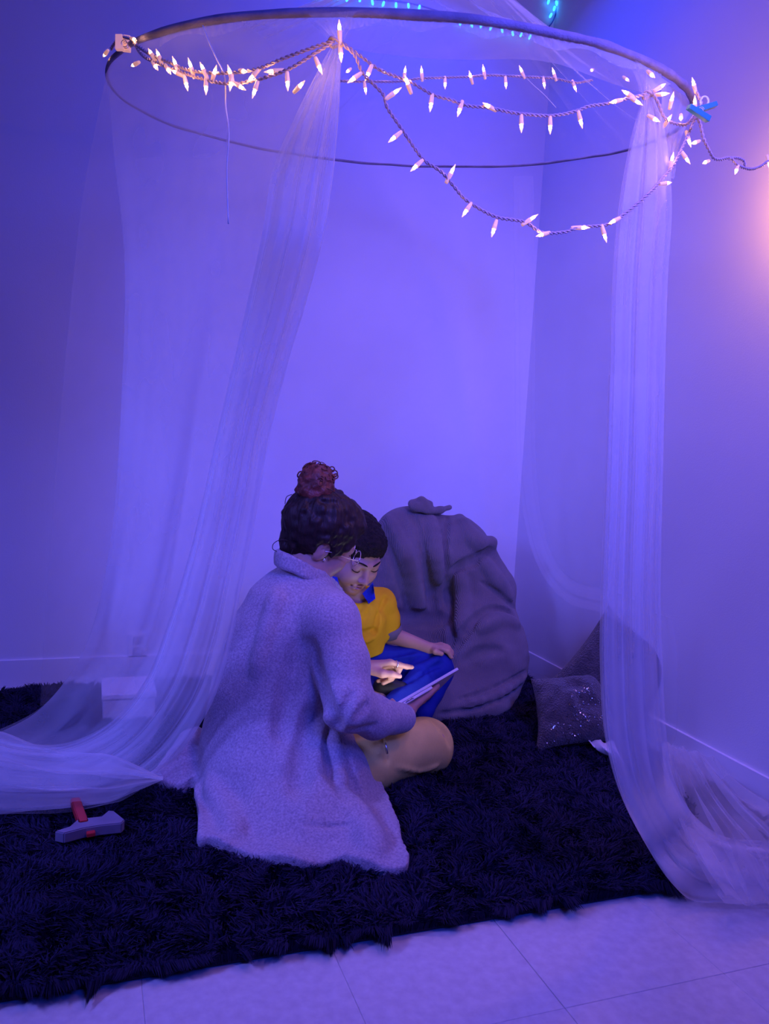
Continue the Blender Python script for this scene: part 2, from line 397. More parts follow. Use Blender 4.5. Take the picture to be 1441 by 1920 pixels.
        for axn in range(3):
            sh = [slice(0, None)]*3
            a_ = [slice(0, -1) if q == axn else slice(1, -1) for q in range(3)]; b_ = [slice(1, None) if q == axn else slice(1, -1) for q in range(3)]
            A0 = ins[tuple(a_)]; B0 = ins[tuple(b_)]
            for flip in (0, 1):
                e = np.nonzero((A0 & ~B0) if not flip else (~A0 & B0)); e = [np.array(q) for q in e]
                for q in range(3):
                    if q != axn: e[q] = e[q]+1
                o = [q for q in range(3) if q != axn]
                def cell(du, dv):
                    g = [e[0].copy(), e[1].copy(), e[2].copy()]; g[o[0]] -= du; g[o[1]] -= dv; return idx[g[0], g[1], g[2]]
                quad = np.stack([cell(1, 1), cell(0, 1), cell(0, 0), cell(1, 0)], 1)
                if (axn == 1) != bool(flip): quad = quad[:, ::-1]
                Q.append(quad)
        Q = np.concatenate(Q)
        for _ in range(smooth_it):     # light Laplacian pass
            S = V.copy(); c_ = np.ones(nv)
            for a, b in ((0, 1), (1, 2), (2, 3), (3, 0)):
                for q in range(3):
                    S[:, q] += np.bincount(Q[:, a], V[Q[:, b], q], nv)+np.bincount(Q[:, b], V[Q[:, a], q], nv)
                c_ += np.bincount(Q[:, a], minlength=nv)+np.bincount(Q[:, b], minlength=nv)
            V = V*.4+.6*S/c_[:, None]
        print('sdf', name, nv)
        return mesh_np(name, V, Q, m, parent)
def frame(f, u):
    f = np.asarray(f, float); f = f/np.linalg.norm(f); u = np.asarray(u, float); x = np.cross(f, u); x /= np.linalg.norm(x); z = np.cross(x, f)
    return np.array([x, f, z])        # rows: side, forward, up
ZUP = np.array([0, 0, 1.])
class Head:
    def __init__(s, c, fwd, up, k): s.c = np.asarray(c, float); s.R = frame(fwd, up); s.k = k
    def w(s, x, y, z): return s.c+s.k*(np.array([x, y, z])@s.R)
    def e(s, S, c, r, kk=.01, op='add', rot=0):
        R_ = s.R
        if rot:
            cs, sn = math.cos(rot), math.sin(rot); R_ = np.array([s.R[0], cs*s.R[1]+sn*s.R[2], -sn*s.R[1]+cs*s.R[2]])
        S.ell(s.w(*c), np.array(r)*s.k, kk*s.k, op, R_)
    def c_(s, S, a, b, ra, rb, kk=.01, op='add'): S.cone(s.w(*a), s.w(*b), ra*s.k, rb*s.k, kk*s.k, op)
    def skin(s, S, child=False):
        s.e(S, (0, -.014, .036), (.072, .093, .082), .01)
        s.e(S, (0, .020, -.028), (.058, .066, .083), .03)
        s.e(S, (0, .056, -.090), (.024, .022, .018), .03)
        for q in (-1, 1):
            s.e(S, (q*.046, .010, -.062), (.014, .03, .03), .03)
            s.e(S, (q*.034, .056, -.036), (.026, .024, .026), .03)
            s.e(S, (q*.031, .104, .000), (.018, .022, .013), .014, 'sub')
            s.e(S, (q*.031, .071, .001), (.0155, .0155, .0145), .004)
            s.c_(S, (q*.012, .086, .017), (q*.042, .072, .019), .008, .006, .016)
            s.e(S, (q*.072, -.016, -.006), (.010, .020, .032), .006, rot=-.15)
            s.e(S, (q*.082, -.011, -.002), (.008, .011, .019), .003, 'sub', rot=-.15)
            s.e(S, (q*.079, -.014, -.008), (.0045, .006, .012), .003)
            s.e(S, (q*.0105, .092, -.037), (.0075, .009, .0065), .006)
            s.e(S, (q*.0065, .098, -.0445), (.0032, .005, .003), .002, 'sub')
            s.e(S, (q*.026, .078, -.064), (.005, .006, .004), .006, 'sub')
        s.c_(S, (0, .084, .010), (0, .101, -.028), .0065, .0085, .012)
        s.e(S, (0, .103, -.033), (.0095, .0095, .0085), .007)
        s.c_(S, (0, .095, -.045), (0, .090, -.056), .002, .0025, .006, 'sub')
        s.c_(S, (-.015, .081, -.061), (.015, .081, -.061), .0065, .0065, .006)
        s.c_(S, (-.013, .079, -.071), (.013, .079, -.071), .0072, .0072, .006)
        s.c_(S, (-.022, .087, -.0655), (.022, .087, -.0655), .0012, .0012, .004, 'sub')
    def lash(s, parent, m):
        for q in (-1, 1):
            pts = [s.w(q*.031+.0165*math.cos(a), .0853-.004*abs(math.cos(a))**2*2.2, .000-.0075*math.sin(a)) for a in np.linspace(.1, math.pi-.1, 11)]
            tube('eyelashes', pts, [.0004*s.k]+[.0013*s.k]*9+[.0004*s.k], m, parent, 6)
    def brow(s, parent, m):
        for q in (-1, 1):
            pts = [s.w(q*(.010+.036*t), .0945-.016*t*t-.004*t, .0205+.007*math.sin(t*2.4)) for t in np.linspace(0, 1, 9)]
            tube('eyebrow', pts, np.array([.0012, .0022, .0027, .0027, .0025, .0022, .0017, .0011, .0005])*s.k, m, parent, 6)
def bnd(pts, m):
    p = np.array(pts); return p.min(0)-m, p.max(0)+m
def grid(pts, m, h, fx=None, fy=None, fz=None, hf=None):
    lo, hi = bnd(pts, m)
    return Sdf(axis(lo[0], hi[0], h, fx, hf), axis(lo[1], hi[1], h, fy, hf), axis(max(lo[2], .013), hi[2], h, fz, hf))
RAYW = ray(610, 1020)/np.linalg.norm(ray(610, 1020))
AW = np.array([FW[0], FW[1], 0]); AW /= np.linalg.norm(AW)      # level direction away from the viewer
RG = np.array([AW[1], -AW[0], 0])                               # level direction to the picture's right

# ------------------------------------------------------------------ woman
WP = empty('person', P(510, 1470, 1.8)*[1, 1, 0], 'woman in grey wool coat sitting cross-legged, hair in high bun, pointing at the tablet', 'person')
wf = .873*RG+.487*AW-.351*ZUP
WH = Head(P(602, 1008, 1.86), wf, ZUP+1.04*RG, .90)
wp = dict(pelvis=P(505, 1445, 1.84), waist=P(525, 1340, 1.84), chest=P(555, 1200, 1.85), nb=P(572, 1098, 1.86),
          rs=P(618, 1165, 1.74), re=P(650, 1322, 1.64), rw=P(748, 1346, 1.74), ls=P(620, 1150, 2.0), le=P(612, 1270, 2.02), lw=P(676, 1251, 2.0),
          rh=P(560, 1450, 1.78), rk=P(800, 1402, 1.83), ra=P(640, 1440, 2.0), lh=P(555, 1430, 1.96), lk=P(668, 1362, 2.05), la=P(700, 1415, 1.98))
S = grid(list(wp.values())+[WH.c, P(772, 1251, 1.99), P(812, 1290, 1.9)], .12, .0055,
         (WH.c[0]-.12, P(775, 1251, 2)[0]+.01), (1.72, 2.05), None, .0032)
zf = (P(760, 1350, 1.8)[2]-.03, P(700, 1240, 2)[2]+.03)
zs = [S.z[0]]
while zs[-1] < S.z[-1]: zs.append(zs[-1]+(.003 if zf[0] < zs[-1] < zf[1] else .0022 if zs[-1] > WH.c[2]-.13 else .007))
S = Sdf(S.x, S.y, zs)
S.chain([(wp['pelvis'], .10), (wp['waist'], .085), (wp['chest'], .085), (wp['nb'], .046)], .03)
S.cone(wp['nb'], WH.w(0, -.03, -.05), .058, .052, .02)
S.chain([(wp['chest']+ZUP*.03, .06), (wp['rs'], .036), (wp['re'], .029), (wp['rw'], .021)], .02)
S.chain([(wp['chest']+ZUP*.03, .06), (wp['ls'], .036), (wp['le'], .029), (wp['lw'], .021)], .02)
S.chain([(wp['rh'], .08), (wp['rk'], .055), (wp['ra'], .035)], .03)
S.chain([(wp['lh'], .08), (wp['lk'], .055), (wp['la'], .035)], .03)
WH.skin(S)
# left hand, pointing
kn = [P(731, 1242, 1.975), P(732, 1244, 1.995), P(729, 1247, 2.013), P(724, 1250, 2.028)]
wr = wp['lw']
for i, k_ in enumerate(kn): S.cone(wr+(k_-wr)*.12, k_, .0135, .0095, .012)
S.chain([(kn[0], .0090), (P(749, 1247, 1.978), .0082), (P(762, 1250, 1.985), .0074), (P(772, 1251, 1.992), .0064)], .004)
S.chain([(kn[1], .0088), (P(749, 1253, 1.995), .0082), (P(744, 1266, 1.99), .0076), (P(729, 1272, 1.988), .0068)], .0035)
S.chain([(kn[2], .0085), (P(743, 1259, 2.013), .0080), (P(734, 1273, 2.005), .0074), (P(718, 1281, 1.998), .0064)], .0035)
S.chain([(kn[3], .0078), (P(735, 1262, 2.030), .0072), (P(724, 1275, 2.024), .0066), (P(708, 1277, 2.012), .0058)], .0035)
S.chain([(P(695, 1256, 1.985), .014), (P(716, 1263, 1.965), .0115), (P(734, 1264, 1.957), .0088), (P(749, 1268, 1.953), .0070)], .006)
# right hand, under the tablet
TA, TB = P(736, 1321, 1.80), P(857, 1251, 1.865)
te1 = (TB-TA)/np.linalg.norm(TB-TA); tr = ray(796, 1288); tr /= np.linalg.norm(tr)
tn = np.cross(te1, tr); tn /= np.linalg.norm(tn); tn *= np.sign(tn[2]); te2 = tr-.13*tn; te2 -= te1*(te2@te1); te2 /= np.linalg.norm(te2); tn = np.cross(te1, te2); tn *= np.sign(tn[2])
def TP(a, b, c): return TA+te1*a+te2*b+tn*c
rw = wp['rw']; pm = TP(.045, .035, -.027)
S.cone(rw, pm, .021, .020, .01)
for i, (a0, b0) in enumerate([(.150, .018), (.158, .038), (.150, .058), (.128, .076)]):
    k_ = TP(.078, .02+.018*i, -.024)
    S.cone(pm, k_, .014, .010, .008); S.chain([(k_, .0092), (TP((.078+a0)/2, b0, -.020), .0085), (TP(a0, b0, -.0135), .0070)], .003)
S.chain([(pm, .014), (TP(.012, .012, -.016), .0095), (TP(.002, -.001, .004), .0075), (TP(.008, .006, .010), .0062)], .004)
body = S.mesh('body', M['skin'], WP); skinW = S
def skin_snap(p, toward): return p
# coat
gp = [wp[k] for k in ('pelvis', 'waist', 'chest', 'nb', 'rs', 're', 'rw', 'ls', 'le', 'lw')]+[P(368, 1578, 1.62), P(762, 1628, 1.42), P(285, 1470, 1.92), P(560, 1630, 1.44), P(430, 1400, 2.05)]
S = grid(gp, .07, .0048)
S.chain([(P(572, 1088, 1.865), .052), (P(553, 1135, 1.86), .100), (P(542, 1205, 1.86), .137), (P(522, 1300, 1.86), .152), (P(512, 1390, 1.86), .160), (P(520, 1440, 1.83), .165)], .05)
S.ell(P(548, 1470, 1.76), (.185, .17, .15), .06)
S.chain([(P(598, 1150, 1.80), .075), (wp['rs'], .068), (P(640, 1240, 1.69), .060), (wp['re'], .058), (P(700, 1345, 1.68), .046), (P(750, 1346, 1.74), .034)], .022)
S.chain([(P(590, 1140, 1.95), .07), (wp['ls'], .06), (P(612, 1225, 2.02), .052), (wp['le'], .047), (P(650, 1262, 2.01), .039), (P(674, 1252, 2.005), .034)], .02)
# skirt: side of the coat spreading to a hem on the rug
def poly_sd(X, Y, pg):
    d = np.full(np.broadcast(X, Y).shape, 1e9); sg = np.ones_like(d); n_ = len(pg)
    for i in range(n_):
        a = pg[i]; b = pg[i-1]; e = b-a; wx = X-a[0]; wy = Y-a[1]
        t = np.clip((wx*e[0]+wy*e[1])/(e@e), 0, 1); d = np.minimum(d, (wx-e[0]*t)**2+(wy-e[1]*t)**2)
        c1 = Y >= a[1]; c2 = Y < b[1]; c3 = e[0]*wy > e[1]*wx
        sg = np.where((c1 & c2 & c3) | (~c1 & ~c2 & ~c3), -sg, sg)
    return sg*np.sqrt(d)
HZ = .033
hem = np.array([PZ(x_, y_, HZ)[:2] for x_, y_ in catmull([(368, 1490), (374, 1535), (371, 1578), (396, 1580), (424, 1591), (440, 1592), (485, 1606), (560, 1620), (600, 1617), (640, 1612), (685, 1622), (761, 1627), (750, 1570), (738, 1528), (716, 1480), (690, 1450), (640, 1420), (560, 1400), (460, 1400), (392, 1440), (375, 1465)], 70)])
sl, X, Y, Z = S.block((-1, 1, -1), (2, 3, .30))
pd = poly_sd(X[:, :, 0]+0*Y[:, :, 0], Y[:, :, 0]+0*X[:, :, 0], hem)
ins_ = np.clip(-pd, 0, 1); rip = .006*np.sin(18*X[:, :, 0]*3+9*Y[:, :, 0])*np.exp(-ins_/.05)+.003
top = HZ+.004+rip+1.25*np.maximum(ins_-.045, 0)**1.25
bot = HZ-.010+rip*.8-.004
sk = np.maximum(pd[:, :, None], np.maximum((Z-top[:, :, None])*.75, bot[:, :, None]-Z)).astype(np.float32)
S.comb(sl, sk-.003, .035, 'add')
tail = np.array([PZ(x_, y_, HZ)[:2] for x_, y_ in catmull([(283, 1462), (305, 1468), (335, 1477), (362, 1470), (398, 1450), (410, 1420), (400, 1385), (372, 1368), (350, 1376), (320, 1410)], 40)])
pd = poly_sd(X[:, :, 0]+0*Y[:, :, 0], Y[:, :, 0]+0*X[:, :, 0], tail); ins_ = np.clip(-pd, 0, 1)
top = HZ+.010+.9*ins_**1.1+.006*np.sin(60*X[:, :, 0]); sk = np.maximum(pd[:, :, None], np.maximum((Z-top[:, :, None])*.75, HZ-.014-Z)).astype(np.float32)
S.comb(sl, sk-.003, .02, 'add')
S.noise(.004, .09, 5); S.noise(.0016, .035, 6)
# folds and seams of the coat
S.fold([(582, 1205), (592, 1250), (605, 1300), (622, 1350), (628, 1372)], .009, .022, 'sub')
S.fold([(618, 1372), (618, 1420), (624, 1462)], .010, .016, 'sub'); S.fold([(640, 1395), (648, 1440), (668, 1480)], .010, .02, 'sub')
S.fold([(626, 1380), (632, 1425), (640, 1470)], .012, .02, 'add')
S.fold([(565, 1543), (600, 1549), (640, 1549), (675, 1541)], .004, .006, 'sub')
S.fold([(395, 1470), (425, 1520), (440, 1570)], .014, .03, 'add')
S.fold([(520, 1110), (500, 1180), (480, 1260)], .006, .03, 'add'); S.fold([(560, 1210), (540, 1300), (530, 1380)], .005, .04, 'sub')
S.fold([(600, 1300), (570, 1400), (560, 1480)], .006, .04, 'sub'); S.fold([(660, 1300), (640, 1340), (632, 1366)], .006, .012, 'sub'); S.fold([(690, 1318), (668, 1350)], .005, .012, 'sub')
S.fold([(705, 1362), (650, 1374)], .006, .012, 'sub'); S.fold([(650, 1500), (690, 1560), (700, 1600)], .012, .04, 'add')
# opening for neck and cuffs
S.cone(P(590, 1072, 1.875), P(650, 1030, 1.90), .050, .075, .01, 'sub')
S.cone(P(752, 1346, 1.743), P(790, 1345, 1.79), .022, .03, .004, 'sub'); S.cone(P(682, 1252, 2.0), P(700, 1252, 2.0), .026, .03, .004, 'sub')
for a, b in (((748, 1346, 1.742), (752, 1346, 1.745)),):
    pass
S.mesh('coat', M['coat'], WP); coatS = S
# collar: a rolled band round the neck with a crease below it
cpts = catmull([P(650, 1135, 1.97), P(636, 1112, 1.91), P(615, 1090, 1.84), P(585, 1074, 1.80), P(548, 1055, 1.795), P(520, 1044, 1.84), P(535, 1040, 1.93)], 26)
Sc = grid(list(cpts), .05, .003)
for a, b in zip(cpts[:-1], cpts[1:]):
    for t in (0, .012, .024): Sc.cone(a+ZUP*(-.014+t), b+ZUP*(-.014+t), .0080-.1*t, .0080-.1*t, .008)
Sc.noise(.002, .02, 9)
Sc.mesh('collar', M['coat'], WP)
# trousers
S = grid([wp[k] for k in ('rh', 'rk', 'ra', 'lh', 'lk', 'la', 'pelvis')], .11, .0045)
S.chain([(P(560, 1440, 1.79), .088), (P(690, 1416, 1.80), .082), (P(798, 1400, 1.835), .067)], .03); S.cone(P(796, 1398, 1.835), P(786, 1405, 1.90), .0655, .06, .03)
S.chain([(P(800, 1402, 1.87), .058), (P(700, 1450, 1.93), .050), (wp['ra'], .042)], .03)
S.chain([(wp['lh'], .085), (wp['lk'], .058)], .03); S.chain([(wp['lk'], .055), (wp['la'], .042)], .03)
S.noise(.003, .06, 3)
S.fold([(716, 1380), (722, 1410), (728, 1432)], .0035, .006, 'sub'); S.fold([(745, 1438), (785, 1446), (820, 1436)], .003, .010, 'add')
S.fold([(660, 1395), (690, 1400), (712, 1412)], .007, .015, 'add'); S.fold([(806, 1350), (832, 1372), (845, 1398)], .005, .012, 'sub')
tr_ = S.mesh('trousers', M['khaki'], WP)
pz = [S.hit(x_, y_) for x_, y_ in ((722, 1392), (724, 1402), (726, 1413))]
if all(p is not None for p in pz): tube('pocket_zip', [p-ray(*proj(p))*.001 for p in pz], .0022, M['steel'], WP, 6)
# hair
hc = WH
S = grid([WH.c], .19, .0026)
hc.e(S, (0, -.030, .040), (.088, .100, .097), .02)
hc.e(S, (0, -.058, -.028), (.052, .042, .062), .02)
hc.e(S, (0, .030, .070), (.070, .068, .052), .03)
for q in (-1, 1):
    hc.e(S, (q*.066, .016, .030), (.014, .040, .045), .02)
    hc.e(S, (q*.084, -.010, -.012), (.022, .026, .036), .008, 'sub')
    hc.e(S, (q*.068, .062, -.030), (.024, .045, .050), .012, 'sub')
hc.e(S, (0, .110, -.016), (.086, .066, .100), .015, 'sub')
sl, X, Y, Z = S.block(S.c if hasattr(S, 'c') else WH.c-.2, WH.c+.2)
bunc = P(592, 903, 1.83)
ang = np.arctan2((X-bunc[0]), (Y-bunc[1])+0*Z)
S.noise(.0045, .014, 2); S.noise(.004, .04, 3)
S.d[sl] += (.0009*np.sin(ang*30+Z*90+3*np.sin(ang*5))).astype(np.float32)
S.mesh('hair', M['hair'], WP, 1)
S = grid([bunc], .075, .0022)
S.ell(bunc, (.042, .040, .041), .02); S.ell(bunc-ZUP*.026, (.043, .040, .026), .02)
for i in range(9):
    a = i*2.4; S.ell(bunc+np.array([math.cos(a)*.021, math.sin(a)*.021, .006+.020*math.sin(i*1.7)]), (.017, .015, .014), .006)
S.noise(.004, .014, 8); S.noise(.002, .007, 4)
bun = S.mesh('hair_bun', M['bun'], WP, 1)
bun['label'] = 'auburn curly bun on top of the head'
cv = []
for i in range(34):
    a = RNG.rand()*6.28; b = RNG.uniform(.0, 1.35); n_ = np.array([math.cos(a)*math.cos(b), math.sin(a)*math.cos(b), math.sin(b)])
    c0 = bunc+n_*.040; u = np.cross(n_, [0.2, .3, 1]); u /= np.linalg.norm(u); v = np.cross(n_, u); r_ = RNG.uniform(.004, .010)
    t = np.linspace(0, RNG.uniform(4, 8), 16)[:, None]
    cv.append(tube_vf(c0+n_*(.001+r_*.5)*np.sin(t*.5+.2)+u*r_*(np.cos(t)-1)*.8+v*r_*np.sin(t), RNG.uniform(.0008, .0018), 5))
for (x0, y0, rr) in ((626, 888, .008), (622, 880, .006), (629, 893, .0055)):
    c0 = P(x0, y0, 1.82); t = np.linspace(-2.6, 3.4, 18)[:, None]; cv.append(tube_vf(c0+RG*rr*np.cos(t)+ZUP*rr*np.sin(t)+AW*.001*t, .0016, 5))
cv.append(tube_vf(catmull([P(606, 892, 1.82), P(614, 886, 1.82), P(621, 889, 1.815), P(628, 893, 1.815)], 12), .003, 6))
tag(vf_obj('hair_curls', join_vf(cv), M['bun'], WP), kind='stuff')
cv = []
for pts in ([(541, 1014), (526, 1012), (513, 1019), (511, 1029), (519, 1034)], [(534, 945), (537, 932), (547, 927)], [(556, 925), (552, 919), (554, 915)], [(548, 1040), (556, 1052), (560, 1058)], [(556, 1045), (566, 1056), (572, 1066)], [(549, 1030), (545, 1042), (551, 1050)], [(600, 912), (622, 920), (640, 935)], [(655, 962), (668, 975), (672, 992), (664, 1004)]):
    cv.append(tube_vf(catmull([P(a, b, 1.80 if a < 590 else 1.79) for a, b in pts], 14), .0009, 5))
tag(vf_obj('hair_wisps', join_vf(cv), M['hair'], WP), kind='stuff')
# glasses
g = []
for q in (-1, 1):
    g.append(tube_vf([hc.w(q*.033+.025*math.cos(a), .108-.004*math.cos(a)*q, -.008+.021*math.sin(a)) for a in np.linspace(0, 2*math.pi, 25)], .0011, 6))
    g.append(tube_vf(catmull([hc.w(q*.058, .106, -.002), hc.w(q*.074, .060, .000), hc.w(q*.078, .012, .002), hc.w(q*.076, -.012, -.004)], 14), .0010, 6))
g.append(tube_vf(catmull([hc.w(-.009, .110, -.003), hc.w(0, .113, .002), hc.w(.009, .110, -.003)], 8), .001, 6))
vf_obj('glasses', join_vf(g), M['gold'], WP)['label'] = 'thin wire-rimmed glasses'
hc.lash(WP, M['hair'])
er = np.array(P(607, 1048, 1.79))
b_ = bmesh.new(); bmesh.ops.create_icosphere(b_, subdivisions=2, radius=.0045)
ep = skinW.hit(607, 1049); ep = er if ep is None else ep
for v_ in b_.verts: v_.co += Vector(ep-.003*RAYW)
bm_obj('earring', b_, M['silver'], WP, True)
rc = P(742, 1246, 1.977); rd = P(752, 1248, 1.98)-rc; rd /= np.linalg.norm(rd); ru = np.cross(rd, ZUP); ru /= np.linalg.norm(ru); rv = np.cross(rd, ru)
tube('finger_ring', [rc+.0098*(math.cos(a)*ru+math.sin(a)*rv) for a in np.linspace(0, 2*math.pi, 21)], .0016, M['silver'], WP, 6)

# ------------------------------------------------------------------ boy
BP = empty('person', P(690, 1262, 2.18), 'boy in yellow polo shirt and blue trousers sitting, looking down at the tablet', 'person')
bf = -.68*AW+.46*RG-.47*ZUP
BH = Head(P(664, 1036, 2.13), bf, ZUP+.04*RG, .92)
bp_ = dict(pel=P(678, 1243, 2.24), wai=P(674, 1210, 2.22), che=P(670, 1165, 2.2), nb=P(668, 1128, 2.19), ls=P(716, 1130, 2.21), le=P(728, 1188, 2.22), lw=P(805, 1216, 2.13),
           rs=P(624, 1132, 2.17), re=P(620, 1190, 2.14), rw=P(650, 1225, 2.1), lk=P(818, 1246, 2.13), la=P(742, 1322, 2.0), rk=P(664, 1290, 2.13), ra=P(712, 1312, 2.04))
S = grid(list(bp_.values())+[BH.c, P(850, 1225, 2.13)], .10, .0060, (BH.c[0]-.10, BH.c[0]+.10), (BH.c[1]-.12, BH.c[1]+.10), None, .0022)
zs = [S.z[0]]
while zs[-1] < S.z[-1]: zs.append(zs[-1]+(.0015 if BH.c[2]-.13 < zs[-1] < BH.c[2]+.03 else .003 if zs[-1] > BH.c[2]-.3 else .006))
xs = [S.x[0]]
while xs[-1] < S.x[-1]: xs.append(xs[-1]+(.0019 if BH.c[0]-.05 < xs[-1] < BH.c[0]+.10 else .0035))
S = Sdf(xs, S.y, zs)
S.chain([(bp_['pel'], .055), (bp_['wai'], .045), (bp_['che'], .050), (bp_['nb'], .033)], .025)
S.cone(bp_['nb'], BH.w(0, -.025, -.055), .036, .038, .02)
S.chain([(bp_['che']+ZUP*.02, .03), (bp_['ls'], .026), (bp_['le'], .026), (bp_['lw'], .0175)], .015)
S.chain([(bp_['che']+ZUP*.02, .03), (bp_['rs'], .026), (bp_['re'], .024), (bp_['rw'], .0175)], .015)
S.chain([(bp_['pel'], .05), (bp_['lk'], .026), (bp_['la'], .020)], .02); S.chain([(bp_['pel'], .05), (bp_['rk'], .026), (bp_['ra'], .020)], .02)
BH.skin(S, True)
wq = bp_['lw']; kk = [P(826, 1209, 2.145), P(829, 1211, 2.13), P(829, 1214, 2.115), P(828, 1218, 2.105)]
for i, k_ in enumerate(kk): S.cone(wq, k_, .012, .0085, .008); S.chain([(k_, .0078), (k_+RG*.018-ZUP*.004, .0072), (k_+RG*.030-ZUP*(.016+.002*i), .0062)], .003)
S.chain([(wq+RG*.006, .011), (P(816, 1222, 2.09), .0085), (P(828, 1226, 2.085), .0068)], .004)
S.chain([(bp_['rw'], .016), (P(672, 1236, 2.07), .014), (P(690, 1242, 2.06), .008)], .006)
S.mesh('body', M['skin_b'], BP)
skinB = S
BH.lash(BP, M['hair_b']); BH.brow(BP, M['hair_b'])
lp = []
for zz, rr, yy in ((-.0612, .0038, .0885), (-.0700, .0046, .0868)):
    lp.append(tube_vf([BH.w(.019*t, yy-.010*t*t, zz+(.0022 if zz > -.065 else -.0005)*(1-t*t)) for t in np.linspace(-1, 1, 11)], np.array([.0006, .0016, .0026, .0033, .0036, .0034, .0036, .0033, .0026, .0016, .0006])*rr/.0036, 8))
vf_obj('lips', join_vf(lp), M['lip'], BP)
# hair cap, short
S = grid([BH.c], .15, .0024)
BH.e(S, (0, -.018, .040), (.080, .100, .0865), .02); BH.e(S, (0, .045, .074), (.056, .046, .028), .03)
for q in (-1, 1):
    BH.e(S, (q*.064, .018, .030), (.014, .030, .034), .02)
    BH.e(S, (q*.082, -.004, -.012), (.020, .024, .034), .008, 'sub')
BH.e(S, (0, .112, -.022), (.090, .066, .078), .012, 'sub'); BH.e(S, (0, .02, -.10), (.11, .12, .07), .01, 'sub')
S.noise(.0034, .0075, 12); S.noise(.0015, .03, 13); S.mesh('hair', M['hair_b'], BP, 1)
# polo shirt
S = grid([bp_[k] for k in ('pel', 'wai', 'che', 'nb', 'ls', 'le', 'rs', 're')], .09, .0034)
S.chain([(P(676, 1215, 2.215), .066), (P(674, 1190, 2.21), .070), (P(670, 1160, 2.2), .076), (P(670, 1138, 2.2), .060)], .03)
S.chain([(P(692, 1128, 2.2), .045), (P(714, 1130, 2.205), .042), (P(724, 1160, 2.21), .040), (P(727, 1178, 2.21), .039)], .012)
S.chain([(P(655, 1132, 2.18), .045), (P(626, 1134, 2.17), .042), (P(620, 1180, 2.15), .038)], .012)
S.cone(P(668, 1132, 2.195), P(664, 1105, 2.18), .040, .048, .012, 'sub'); S.cone(P(665, 1143, 2.115), P(670, 1112, 2.12), .006, .032, .004, 'sub')
S.plane(P(675, 1226, 2.2), -ZUP+.12*RG, .004)
S.noise(.003, .035, 21)
S.fold([(709, 1150), (706, 1170), (702, 1190)], .006, .01, 'sub'); S.fold([(702, 1180), (685, 1186), (672, 1190)], .005, .01, 'sub'); S.fold([(700, 1195), (680, 1203), (668, 1200)], .005, .01, 'add'); S.fold([(722, 1120), (712, 1145)], .004, .01, 'sub')
S.fold([(690, 1132), (678, 1150), (668, 1166)], .004, .006, 'add'); S.fold([(694, 1140), (684, 1165)], .003, .006, 'sub')
S.mesh('polo_shirt', M['yellow'], BP); sh = S
def flap(name, corners, m, parent, th=.003, off=.006, fall=None):
    c = np.array(corners, float); nn = 7; V = []
    for s_ in (0, 1):
        for i in range(nn):
            for j in range(nn):
                u, v = i/(nn-1), j/(nn-1); q = (c[0]*(1-u)+c[1]*u)*(1-v)+(c[3]*(1-u)+c[2]*u)*v
                h_ = sh.hit(q[0], q[1]); h_ = P(q[0], q[1], fall) if h_ is None or h_[1] > fall+.05 else h_
                V.append(h_-ray(*q[:2])*(off+(th if s_ == 0 else 0)))
    V = np.array(V); g_ = V.reshape(2, nn, nn, 3)
    for _ in range(3): g_[:, 1:-1, 1:-1] = .2*(g_[:, 1:-1, 1:-1]+g_[:, :-2, 1:-1]+g_[:, 2:, 1:-1]+g_[:, 1:-1, :-2]+g_[:, 1:-1, 2:])
    Fq = []; I = lambda s_, i, j: s_*nn*nn+i*nn+j
    for i in range(nn-1):
        for j in range(nn-1):
            Fq.append((I(0, i, j), I(0, i+1, j), I(0, i+1, j+1), I(0, i, j+1))); Fq.append((I(1, i, j), I(1, i, j+1), I(1, i+1, j+1), I(1, i+1, j)))
    for k in range(nn-1):
        for a, b in (((k, 0), (k+1, 0)), ((k+1, nn-1), (k, nn-1)), ((0, k+1), (0, k)), ((nn-1, k), (nn-1, k+1))):
            Fq.append((I(0, *a), I(1, *a), I(1, *b), I(0, *b)))
    return vf_obj(name, (g_.reshape(-1, 3), Fq), m, parent, False)
o = flap('collar', [(679, 1113), (699, 1092), (703.5, 1122.5), (691, 1132)], M['blue'], BP, fall=2.13); o['label'] = 'royal blue collar point'
o = flap('collar', [(608, 1078), (632, 1082), (641, 1116), (622, 1104)], M['blue'], BP, fall=2.10); o['label'] = 'royal blue collar point'
cr = [P(668, 1128, 2.195)+.047*(RG*math.cos(a)*1.0+AW*math.sin(a))+ZUP*(.010+.014*math.sin(a)) for a in np.linspace(-.5, math.pi+.5, 22)]
o = tube('collar_band', cr, .009, M['blue'], BP); o['label'] = 'royal blue collar band'
pl = [sh.hit(a, b) for a, b in ((668, 1146), (667, 1156), (665, 1168), (664, 1178))]
if all(p is not None for p in pl): tube('placket', [p-ray(*proj(p))*.0005 for p in pl], .0042, M['yellow'], BP, 8)
a0, a1 = P(727.2, 1176, 2.21), P(730, 1190, 2.215)
dd = (a1-a0)/np.linalg.norm(a1-a0); u_ = np.cross(dd, AW); u_ /= np.linalg.norm(u_); v_ = np.cross(dd, u_)
vf = tube_vf([a0-dd*.004, a0, a1, a1+dd*.001, a1-dd*.004], [.0395, .0420, .0385, .032, .029], 22, False)
o = vf_obj('sleeve_cuff', vf, M['grey'], BP); o['label'] = 'grey ribbed sleeve cuff'
